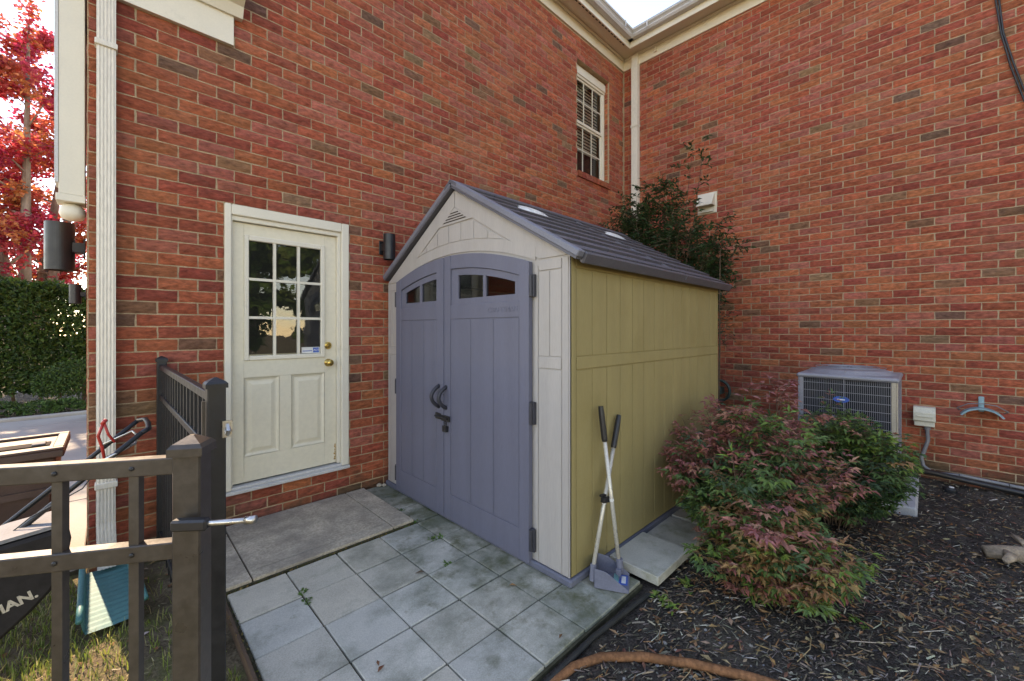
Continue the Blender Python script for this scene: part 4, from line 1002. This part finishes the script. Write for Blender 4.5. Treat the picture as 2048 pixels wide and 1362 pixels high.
# ================================================================== PLANTS
def leaflet(mb, p, d, up, ln, wd, tint, fold=.25):
    d = d.normalized(); s = d.cross(up)
    if s.length < 1e-3: s = d.cross(Vector((1, 0, 0)))
    s.normalize(); u = s.cross(d); mb.tint = tint
    b = len(mb.v); m_ = p + d * ln * .42; tip = p + d * ln - u * ln * .12
    mb.v += [tuple(p), tuple(m_ + s * wd * .5 + u * wd * fold), tuple(tip), tuple(m_ - s * wd * .5 + u * wd * fold), tuple(m_)]
    mb.face(b, b + 1, b + 4); mb.face(b + 1, b + 2, b + 4); mb.face(b + 2, b + 3, b + 4); mb.face(b + 3, b, b + 4)
def rdir(zmin=-1., zmax=1.):
    z = ru(zmin, zmax); a = ru(0, 2 * math.pi); r = math.sqrt(max(0, 1 - z * z)); return Vector((r * math.cos(a), r * math.sin(a), z))
PAL = {'green': [(.095, .170, .055), (.125, .21, .065), (.070, .135, .050)], 'lime': [(.17, .26, .05), (.13, .22, .05)],
       'red': [(.44, .17, .135), (.38, .14, .12), (.48, .23, .16), (.40, .15, .15)], 'bronze': [(.36, .19, .085), (.30, .15, .075), (.40, .25, .10)], 'dark': [(.040, .080, .036), (.05, .095, .045)]}
def nandina(name, label, base, rx, ry, hgt, ncane, nfrond, pal_fn, lsize=.052, zlo=.12, leaves=True):
    t = thing(name, base, label, 'shrub'); bx, by, bz = base
    st = MB(); lf_ = MB()
    for c in range(ncane):
        a = ru(0, 2 * math.pi); rr = math.sqrt(rnd())
        ex, ey = math.cos(a) * rr * rx, math.sin(a) * rr * ry
        lob = 1 + .22 * math.sin(a * 3 + bx * 5) + .14 * math.sin(a * 5 + 1.7); ex *= lob; ey *= lob
        h = hgt * (1 - .42 * rr * rr) * ru(.55, 1.0) * (1.10 if rnd() < .12 else 1)
        p0 = Vector((bx + ex * .30 + ru(-.04, .04), by + ey * .30 + ru(-.04, .04), bz - .01)); p2 = Vector((bx + ex, by + ey, bz + h)); p1 = (p0 + p2) / 2 + Vector((-ex * .12, -ey * .12, h * .12))
        pts = [p0.lerp(p1, s).lerp(p1.lerp(p2, s), s) for s in lin(0, 1, 6)]
        st.tube(pts, [.0055 - .0006 * i for i in range(7)], 5)
        for k in range(nfrond):
            s = 1 - (rnd() ** 1.25) * .92
            if k == 0: s = 1.
            p = p0.lerp(p1, s).lerp(p1.lerp(p2, s), s)
            if p.z < bz + zlo * hgt: continue
            out = Vector((ex, ey, 0)); out = out.normalized() if out.length > .01 else Vector((1, 0, 0))
            d = (rdir(-.25, .8) + out * .8 + Vector((0, 0, .35))).normalized()
            L = ru(.10, .19); cat_ = pal_fn(p, s); tint0 = random.choice(PAL[cat_])
            st.tube([p, p + d * L * .5 + Vector((0, 0, .008)), p + d * L], .0016, 3, caps=False)
            sd_ = d.cross(Vector((0, 0, 1))).normalized()
            for q_, (fr_, sgn) in enumerate(((.40, 1), (.42, -1), (.70, 1), (.72, -1), (1., 0))):
                o_ = p + d * L * fr_ + Vector((0, 0, .006))
                bd_ = (d * (.55 if sgn else 1) + sd_ * sgn * .9 + Vector((0, 0, ru(-.25, .15)))).normalized(); bl = L * .32 if sgn else .01
                e_ = o_ + bd_ * bl; s2 = bd_.cross(Vector((0, 0, 1))).normalized()
                for w_ in (0, 1, -1):
                    ld = (bd_ * (1 if w_ == 0 else .6) + s2 * w_ * .85 + Vector((0, 0, ru(-.55, .05)))).normalized()
                    leaflet(lf_, e_, ld, (Vector((0, 0, 1)) + rdir() * .45).normalized(), lsize * ru(.55, 1.2), lsize * ru(.28, .42), jit(tint0, .18))
    obj('cane', st, 'cane', t)
    obj('foliage', lf_, 'leaf', t, kind='stuff', fixn=False); return t
def hn(p, k=2.2): return math.sin(p.x * 7.1 * k + 1.3) + math.sin(p.y * 6.3 * k + p.z * 5.2 * k) + math.sin(p.z * 8.7 * k - p.x * 3.1)
def pal1(p, s):
    v = hn(p, .9) * .8 + ru(-1.0, 1.0); hi = (p.z - .55) * 2.0 + (p.y + 2.83) * 1.6 + .75
    if v + hi > .9: return 'red'
    if v > .1 and p.z < .6: return 'bronze' if rnd() < .65 else 'red'
    if v < -1.5: return 'lime'
    return 'dark' if rnd() < .25 else 'green'
def pal2(p, s):
    v = hn(p, 1.) + ru(-1, 1)
    if v > 1.0: return 'red' if rnd() < .7 else 'bronze'
    if v < -.6 and p.z > .45: return 'lime' if rnd() < .5 else 'green'
    return 'dark' if rnd() < .35 else 'green'
nandina('nandina_shrub', 'bushy heavenly bamboo shrub with pink, bronze and green leaves beside the shed', (-3.08, -2.83, -.05), .72, .50, 1.04, 112, 13, pal1, .062)
nandina('nandina_shrub', 'greener heavenly bamboo shrub in front of the air conditioner', (-2.08, -3.16, -.10), .56, .44, .95, 80, 13, pal2, .060)
nandina('nandina_shrub', 'low trailing heavenly bamboo sprays at the mulch edge', (-3.62, -3.02, -.05), .34, .30, .50, 44, 10, lambda p, s: random.choice(['bronze', 'green', 'red', 'green', 'bronze', 'lime']), .058, .05)
# tall shrub in the gap behind the shed
def tall_shrub():
    t = thing('evergreen_shrub', (-1.05, -1.25, -.1), 'tall dark evergreen shrub rising behind the shed in the wall corner', 'shrub')
    st = MB(); lf_ = MB()
    for c in range(78):
        a = ru(0, 2 * math.pi); rr = math.sqrt(rnd()); ex, ey = math.cos(a) * rr * .45, math.sin(a) * rr * .98
        h = 3.42 * ru(.80, 1.03) * (1 - .14 * rr * rr) * (1 - .14 * max(0., -ey))
        if c in (0, 1, 2): ex, ey, h = .15, -.22 - .17 * c, 3.75 + .13 * c
        p0 = Vector((-1.05 + ex * .4, -1.15 + ey * .4, -.1)); p2 = Vector((-1.05 + ex, -1.15 + ey, h)); p1 = (p0 + p2) / 2 + Vector((-ex * .2, -ey * .2, .2))
        pt = lambda s: p0.lerp(p1, s).lerp(p1.lerp(p2, s), s)
        st.tube([pt(s) for s in lin(0, 1, 6)], [.010 - .0013 * i for i in range(7)], 5)
        thin = c in (0, 1, 2)
        for k in range(11 if thin else 40):
            s = ru(.70, 1.) if thin else 1 - .48 * rnd() ** 1.3
            p = pt(s); d = (rdir(-.4, .7) + Vector((ex, ey, 0)) * .8).normalized(); L = ru(.08, .17) if thin else ru(.10, .24)
            st.tube([p, p + d * L], .0018, 3, caps=False)
            tint0 = random.choice([(.032, .078, .032), (.042, .095, .036), (.058, .115, .040), (.05, .085, .035)])
            for q_ in range(8):
                f_ = .2 + .8 * q_ / 7
                leaflet(lf_, p + d * L * f_, (d * .5 + rdir(-.5, .6)).normalized(), (Vector((0, 0, 1)) + rdir() * .6).normalized(), ru(.05, .085), ru(.019, .030), jit(tint0, .25))
    obj('stem', st, 'cane', t); obj('foliage', lf_, 'leaf', t, kind='stuff', fixn=False)
tall_shrub()
# side twigs of the shrub reaching past the shed's rear corner
tw = thing('shrub_twig', (-1.2, -2.1, -.1), 'thin leafy evergreen stems poking out past the rear shed corner', 'shrub')
st = MB(); lf_ = MB()
for (zz, yy_) in ((1.72, -2.13), (1.42, -2.10), (2.55, -2.12), (1.55, -2.02)):
    p0 = Vector((-1.2, -1.95, -.1)); p1 = Vector((-1.2, -1.98, zz - .1)); p2 = Vector((-1.15, yy_, zz)); st.tube([p0, p1, p2], [.007, .005, .002], 5)
    for k in range(44):
        p = p1.lerp(p2, rnd()) + rdir() * .06; leaflet(lf_, p, rdir(-.3, .6), (Vector((0, 0, 1)) + rdir() * .6).normalized(), ru(.035, .055), ru(.012, .018), jit((.035, .07, .03), .3))
obj('stem', st, 'cane', tw); obj('foliage', lf_, 'leaf', tw, kind='stuff', fixn=False)

# hedge, clipped shrub and ground-cover clumps across the path
def leafbox(mb, n, fn, size, tints):
    for _ in range(n):
        p, nn = fn(); leaflet(mb, p, (nn * .5 + rdir()).normalized(), (nn + rdir() * .7).normalized(), size * ru(.7, 1.3), size * ru(.45, .6), jit(random.choice(tints), .25))
HT = [(.040, .085, .022), (.060, .115, .026), (.030, .062, .020), (.085, .13, .03)]
hd = thing('tall_hedge', (-8.2, 9.8, 0), 'tall dense clipped green hedge across the path', 'hedge')
def hfn():
    r = rnd(); x = ru(-11, -6.0); dpt = rnd() ** 2
    wob = .10 * math.sin(x * 3.1) + .06 * math.sin(x * 7.7)
    if r < .72: z = ru(.22, 2.35); return Vector((x, 9.0 + .08 * math.sin(z * 4 + x * 2) + wob * .5 + dpt * .45, z)), Vector((0, -1, .2))
    return Vector((x, ru(9.0, 10.4), 2.36 + wob - dpt * .25 + ru(-.05, .06))), Vector((0, -.2, 1))
lf_ = MB(); leafbox(lf_, 36000, hfn, .10, HT); obj('foliage', lf_, 'leaf', hd, kind='stuff', fixn=False)
st = MB()
for k in range(16): x = -11 + .32 * k + ru(-.1, .1); st.tube([(x, 9.7, 0), (x + ru(-.1, .1), 9.6, .5), (x + ru(-.2, .2), 9.55, 1.9)], [.03, .025, .01], 6)
obj('stem', st, 'cane', hd)
cs_ = thing('clipped_shrub', (-6.85, 8.0, 0), 'small rounded clipped shrub in front of the hedge', 'shrub')
lf_ = MB()
def cfn():
    d = rdir(-.6, 1.); k = 1 - .25 * rnd() ** 2; return Vector((-6.75 + d.x * .68 * k, 8.15 + d.y * .5 * k, .46 + max(-.36, d.z * .42 * k))), d
leafbox(lf_, 5200, cfn, .055, [(.06, .12, .028), (.085, .15, .035), (.04, .08, .025)]); obj('foliage', lf_, 'leaf', cs_, kind='stuff', fixn=False)
obj('stem', MB().tube([(-6.75, 8.15, 0), (-6.75, 8.15, .5)], .03, 6), 'cane', cs_)
for k, (x, y) in enumerate(((-7.25, 7.45), (-7.7, 7.6), (-8.15, 7.5), (-6.95, 7.35))):
    g_ = thing('ground_cover_clump', (x, y, 0), ('low leafy green clump at the kerb, one clump away from the rounded shrub', 'low leafy green clump at the kerb in front of the tall hedge stems', 'low leafy green clump at the kerb farthest from the house wall', 'low leafy green clump at the foot of the rounded clipped shrub')[k], 'plant', 'leafy clumps along the kerb')
    lf_ = MB(); leafbox(lf_, 420, lambda: ((lambda d: (Vector((x + d.x * .25, y + d.y * .2, .03 + abs(d.z) * .17)), d))(rdir(0, 1))), .07, [(.07, .15, .04), (.10, .18, .05), (.05, .10, .03)])
    obj('foliage', lf_, 'leaf', g_, kind='stuff', fixn=False)

# red maple
def tree(name, base, hgt, crx, crz, label, tints, nleaf, lsize, mt, nstem=4, lowest=.2, group=None, lean=.18):
    t = thing(name, base, label, 'tree', group); bx, by, bz = base
    st = MB(); tips = []
    for c in range(nstem):
        a = 2 * math.pi * c / nstem + ru(-.4, .4); ln = lean * hgt * ru(.5, 1.1)
        p0 = Vector((bx + .10 * math.cos(a), by + .10 * math.sin(a), bz - .05)); p2 = Vector((bx + math.cos(a) * ln, by + math.sin(a) * ln, bz + hgt * ru(.8, .95))); p1 = (p0 + p2) / 2 + Vector((-math.cos(a) * ln * .15, -math.sin(a) * ln * .15, 0))
        pt = lambda s: p0.lerp(p1, s).lerp(p1.lerp(p2, s), s)
        r0 = .016 * hgt
        tips += [(pt(.78), pt(.9)), (pt(.86), pt(1.)), (pt(.92), pt(1.06)), (pt(.95), pt(1.05))]
        st.tube([pt(s) for s in lin(0, 1, 8)], [r0 * (1 - .11 * i) for i in range(9)], 8)
        for k in range(15):
            s = lowest + (1 - lowest) * (k + rnd()) / 15; p = pt(s); b_ = ru(0, 2 * math.pi); L = crx * ru(.5, 1.0) * (1.05 - .6 * s)
            d = Vector((math.cos(b_), math.sin(b_), ru(.15, .8))).normalized(); e = p + d * L; mid = p + d * L * .5 + Vector((0, 0, ru(-.05, .12)))
            st.tube([p, mid, e], [r0 * .38 * (1.1 - s), r0 * .22 * (1.1 - s), .006], 5)
            for j in range(4):
                q = p.lerp(e, ru(.35, 1)); e2 = q + rdir(-.2, .7) * L * .4; st.tube([q, e2], [.008, .003], 4); tips.append((q, e2))
            tips.append((mid, e))
    lf_ = MB()
    per = nleaf // len(tips)
    for a, b in tips:
        tc = random.choice(tints); sp = .16 * crx ** .5
        for _ in range(per):
            p = a.lerp(b, ru(.1, 1.1)) + rdir() * sp * rnd() ** .6
            leaflet(lf_, p, rdir(-.8, .4), (Vector((0, 0, 1)) + rdir()).normalized(), lsize * ru(.7, 1.3), lsize * ru(.6, .9), jit(tc, .25), .12)
    obj('trunk', st, 'bark', t); obj('crown', lf_, mt, t, kind='stuff', fixn=False); return t
MT = [(.55, .065, .10), (.64, .12, .13), (.60, .14, .09), (.48, .05, .10), (.64, .24, .10)]
tree('maple_tree', (-8.05, 13.4, -.05), 10.2, 2.6, 0, 'red autumn maple tree with pale branching trunks beyond the hedge', MT, 36000, .12, 'maple_leaf', 5, .24)
tree('maple_tree', (-10.6, 15.5, -.05), 6.5, 2.4, 0, 'orange red autumn maple farther behind the hedge', [(.5, .16, .07), (.42, .09, .07), (.45, .22, .08)], 9000, .13, 'maple_leaf', 4, .2)
# sunlit yard trees behind the viewer (seen in the door glass)
GT = [(.12, .24, .05), (.17, .30, .06), (.09, .19, .05), (.22, .32, .07)]
for k, (x, y, h) in enumerate(((-3.2, -13.0, 8.0), (.6, -14.5, 9.0), (-7.5, -16, 9.0))):
    tree('yard_tree', (x, y, -.05), h, 2.6, 0, 'leafy green yard tree mirrored in the door glass', GT, 9000, .30, 'maple_leaf', 2, .06, 'green trees across the yard')

# ---- weeds and seedlings
def weed(p, n, sz, tints, name, label, group):
    mb = MB(); p = Vector(p)
    for k in range(n):
        d = rdir(.05, .8); leaflet(mb, p + Vector((ru(-1, 1), ru(-1, 1), 0)) * sz * .7 + Vector((0, 0, .002)), d, Vector((0, 0, 1)), sz * ru(.5, 1.1), sz * ru(.25, .5), jit(random.choice(tints), .2))
    mb.tube([p + Vector((0, 0, -.01)), p + Vector((0, 0, sz * .5))], .0015, 4)
    mb.t = [t_ or (.06, .1, .03) for t_ in mb.t]
    obj(name, mb, 'leaf', base=tuple(p), label=label, cat='weed', group=group, fixn=False)
WG = [(.07, .17, .03), (.10, .20, .04)]
for (x, y) in ((-4.66, -.905), (-4.64, -.64), (-4.665, -1.235), (-4.82, -1.555), (-4.70, -1.22), (-5.575, -1.205), (-5.578, -1.30), (-4.44, -.80)):
    weed((x, y, -.004), 14, .032, WG, 'joint_weed', 'tiny green weed sprouting from a joint between patio pavers', 'weeds in the paver joints')
weed((-3.78, -2.262, -.02), 22, .05, [(.22, .22, .04), (.16, .18, .04)], 'yellow_weed', 'larger yellowish weed against the olive shed side, beside the raised paver', 'weeds against the shed side')
weed((-3.62, -2.255, -.02), 14, .045, [(.22, .22, .04), (.16, .18, .04)], 'yellow_weed', 'smaller yellowish weed against the olive shed side, past the raised paver', 'weeds against the shed side')
for (x, y, s_) in ((-3.90, -2.70, .06), (-4.13, -2.63, .045), (-4.16, -2.70, .05), (-3.55, -3.45, .05)):
    weed((x, y, gz(x, y) + .01), 16, s_, [(.12, .24, .05), (.20, .28, .06)], 'seedling', 'bright green seedling sprouting from the mulch beside the patio and shrub', 'seedlings in the mulch')

# ---- fallen leaves one can pick out on the patio
for (x, y, a, ln, c_) in ((-5.52, -2.02, .4, .045, (.23, .09, .05)), (-5.50, -1.99, 1.3, .035, (.25, .11, .06)), (-4.69, -1.985, -.9, .05, (.27, .15, .07)), (-4.97, -1.53, 2.6, .06, (.13, .09, .06)), (-4.80, -2.45, .2, .035, (.2, .1, .05))):
    mb = MB(); leaflet(mb, Vector((x, y, .004)), Vector((math.cos(a), math.sin(a), .12)), Vector((0, 0, 1)), ln, ln * .4, c_, .3)
    obj('fallen_leaf', mb, 'litter', base=(x, y, 0), label='dry brown leaf lying on the patio pavers', cat='leaf', group='dry leaves on the patio', fixn=False)
# pale crumbs in the corner by the shed
for (x, y, s_) in ((-4.53, -.04, .028), (-4.49, -.06, .022), (-4.72, -.035, .02), (-4.76, -.03, .016)):
    obj('stone', MB().lathe([(s_ * .5, 0), (s_, s_ * .4), (s_ * .8, s_ * .9), (s_ * .2, s_ * 1.2)], (x, y, .0), (.1, .05, 1), 7), 'concrete', base=(x, y, 0), label='small pale stone chip at the foot of the wall by the shed', cat='stone', group='stone chips by the wall')

# ================================================================== LITTER, MULCH, GRASS (uncountable)
CH = [(.055, .045, .038), (.095, .074, .057), (.14, .11, .085), (.046, .042, .040), (.19, .15, .11), (.26, .225, .18)]
CT = [(.26, .14, .065), (.30, .18, .09), (.20, .10, .05), (.34, .25, .15), (.42, .38, .30)]
def inbed(x, y):
    if y > -2.60 and x < -3.9: return False
    if y > -2.56 and x < -2.02: return False
    if -1.47 < x < -.42 and -3.64 < y < -2.66: return False
    return True
ch = MB(); n = 0
while n < 24000:
    near = rnd() < .62
    x, y = (ru(-5.3, -2.4), ru(-4.6, -2.55)) if near else (ru(-3.2, -.03), ru(-5.6, -2.2))
    if not inbed(x, y): continue
    n += 1
    z = gz(x, y) + .004; a = ru(0, math.pi) if rnd() < .5 else ru(-.9, .1); ln = ru(.010, .050) * (1.5 if rnd() < .1 else 1); wd = ru(.002, .008)
    if rnd() < .11: ch.tint = jit(random.choice(CT), .2); ln *= 1.25; z += .006
    else: ch.tint = jit(random.choice(CH), .3)
    d = Vector((math.cos(a), math.sin(a), ru(-.28, .28))); s = Vector((-math.sin(a), math.cos(a), ru(-.5, .5))); c = Vector((x, y, z + ru(0, .012)))
    b = len(ch.v); ch.v += [tuple(c - d * ln / 2 - s * wd * .5), tuple(c - d * ln / 2 + s * wd * .5), tuple(c + d * ln / 2 + s * wd * .3), tuple(c + d * ln / 2 - s * wd * .4), tuple(c + Vector((0, 0, wd * .8)))]
    ch.face(b, b + 1, b + 4); ch.face(b + 1, b + 2, b + 4); ch.face(b + 2, b + 3, b + 4); ch.face(b + 3, b, b + 4)
obj('mulch_chips', ch, 'litter', kind='stuff', label='loose dark bark mulch chips strewn over the bed', cat='mulch', base=(-3, -3.5, -.05), fixn=False)
dl_ = MB(); n = 0
while n < 1500:
    x, y = (ru(-4.6, -2.0), ru(-4.3, -2.6)) if rnd() < .6 else (ru(-3.2, -.05), ru(-5, -2.3))
    if not inbed(x, y): continue
    n += 1; leaflet(dl_, Vector((x, y, gz(x, y) + ru(.012, .03))), (rdir(-.2, .35)), (Vector((0, 0, 1)) + rdir() * .5).normalized(), ru(.03, .06), ru(.010, .024), jit(random.choice(CT[:4] + [(.20, .085, .06)]), .25), ru(-.3, .4))
obj('leaf_litter', dl_, 'litter', kind='stuff', label='scattered dry tan and orange leaves over the mulch', cat='leaf litter', base=(-3, -3.5, -.05), fixn=False)
twg = MB()
for k in range(46):
    x, y = ru(-4.9, -1.0), ru(-4.6, -2.7)
    if not inbed(x, y): continue
    a = ru(-1.2, .6); L = ru(.06, .24); z = gz(x, y) + .016; twg.tint = jit(random.choice([(.30, .20, .12), (.42, .38, .30), (.24, .15, .08)]), .2)
    twg.tube([(x, y, z), (x + math.cos(a) * L * .5, y + math.sin(a) * L * .5, z + ru(0, .02)), (x + math.cos(a + .2) * L, y + math.sin(a + .2) * L, z)], .0022, 4)
obj('twigs', twg, 'litter', kind='stuff', label='thin dry twigs lying across the mulch', cat='twigs', base=(-3, -3.5, -.05))
stn = MB()
for k in range(150):
    x, y = ru(-5.2, -3.9), ru(-3.6, -2.72); s_ = ru(.004, .012); stn.tint = jit(random.choice([(.30, .28, .26), (.22, .21, .22), (.36, .32, .26)]), .2)
    stn.lathe([(s_ * .6, 0), (s_, s_ * .4), (s_ * .5, s_ * .9)], (x, y, gz(x, y) + .002), (ru(-.3, .3), ru(-.3, .3), 1), 6)
obj('gravel', stn, 'litter', kind='stuff', label='small grey pebbles mixed into the mulch by the rusty edging', cat='gravel', base=(-4.5, -3.2, -.05))
gb = MB(); n = 0
GC = [(.20, .27, .05), (.26, .32, .07), (.33, .34, .10), (.14, .21, .045), (.40, .36, .17)]
while n < 22000:
    x, y = ru(-8.2, -5.95), ru(-3.9, -.02)
    den = .55 + .45 * math.sin(x * 4.3 + 1) * math.sin(y * 3.7 + .5) + (.3 if x < -6.3 else -.15)
    if x > -6.45 and y > -.75: den *= .15
    if rnd() > den: continue
    n += 1; z = gz(x, y) - .008; a = ru(0, 2 * math.pi); h = ru(.02, .075); ln = ru(.2, .9) * h; w_ = ru(.0015, .003)
    gb.tint = jit(random.choice(GC), .25); b = len(gb.v); s = Vector((-math.sin(a), math.cos(a), 0)) * w_; d = Vector((math.cos(a), math.sin(a), 0)); c = Vector((x, y, z))
    gb.v += [tuple(c - s), tuple(c + s), tuple(c + d * ln * .4 + s * .8 + Vector((0, 0, h * .65))), tuple(c + d * ln * .4 - s * .8 + Vector((0, 0, h * .65))), tuple(c + d * ln + Vector((0, 0, h)))]
    gb.face(b, b + 1, b + 2, b + 3); gb.face(b + 3, b + 2, b + 4)
obj('grass', gb, 'grass', kind='stuff', label='thin yellow green grass outside the fence', cat='grass', base=(-6.8, -1.8, -.05), fixn=False)
sb = MB()
for k in range(2600):
    x, y = ru(-8, -5.93), ru(-3.9, -.02); a = ru(0, 2 * math.pi); ln = ru(.012, .05); z = gz(x, y) + ru(0, .01)
    if rnd() < .15:
        leaflet(sb, Vector((x, y, z)), rdir(-.1, .3), Vector((0, 0, 1)), ru(.025, .05), ru(.012, .025), jit(random.choice(CT), .25)); continue
    sb.tint = jit(random.choice([(.30, .24, .13), (.22, .16, .09), (.14, .10, .06), (.36, .31, .2)]), .2)
    d = Vector((math.cos(a), math.sin(a), ru(-.1, .2))) * ln; s = Vector((-math.sin(a), math.cos(a), 0)) * ru(.001, .003); c = Vector((x, y, z)); b = len(sb.v)
    sb.v += [tuple(c - s), tuple(c + s), tuple(c + d + s), tuple(c + d - s)]; sb.face(b, b + 1, b + 2, b + 3)
obj('dry_thatch', sb, 'litter', kind='stuff', label='dry straw and leaf bits between the grass by the fence', cat='thatch', base=(-6.8, -1.8, -.05), fixn=False)
# moss and dirt line where landing meets pavers
ms = MB()
for k in range(1500):
    r = rnd()
    if r < .6: x, y = ru(-5.95, -4.66), -.917 + ru(-.010, .010)
    elif r < .8: x, y = -4.66 + ru(-.008, .008), ru(-.91, -.02)
    else: x, y = -5.895 + ru(-.02, .012), ru(-2.5, -.95)
    ms.tint = jit(random.choice([(.20, .13, .05), (.13, .10, .04), (.08, .11, .03), (.05, .045, .03)]), .25); s_ = ru(.003, .009)
    b = len(ms.v); z = -.012 + ru(0, .012)
    ms.v += [(x + ru(-s_, s_), y + ru(-s_, s_), z), (x + ru(-s_, s_), y + ru(-s_, s_), z), (x + ru(-s_, s_), y + ru(-s_, s_), z + s_ * 1.6)]; ms.face(b, b + 1, b + 2)
obj('joint_moss', ms, 'litter', kind='stuff', label='brown moss and crumbs along the landing edge', cat='moss', base=(-5.2, -.9, -.02), fixn=False)
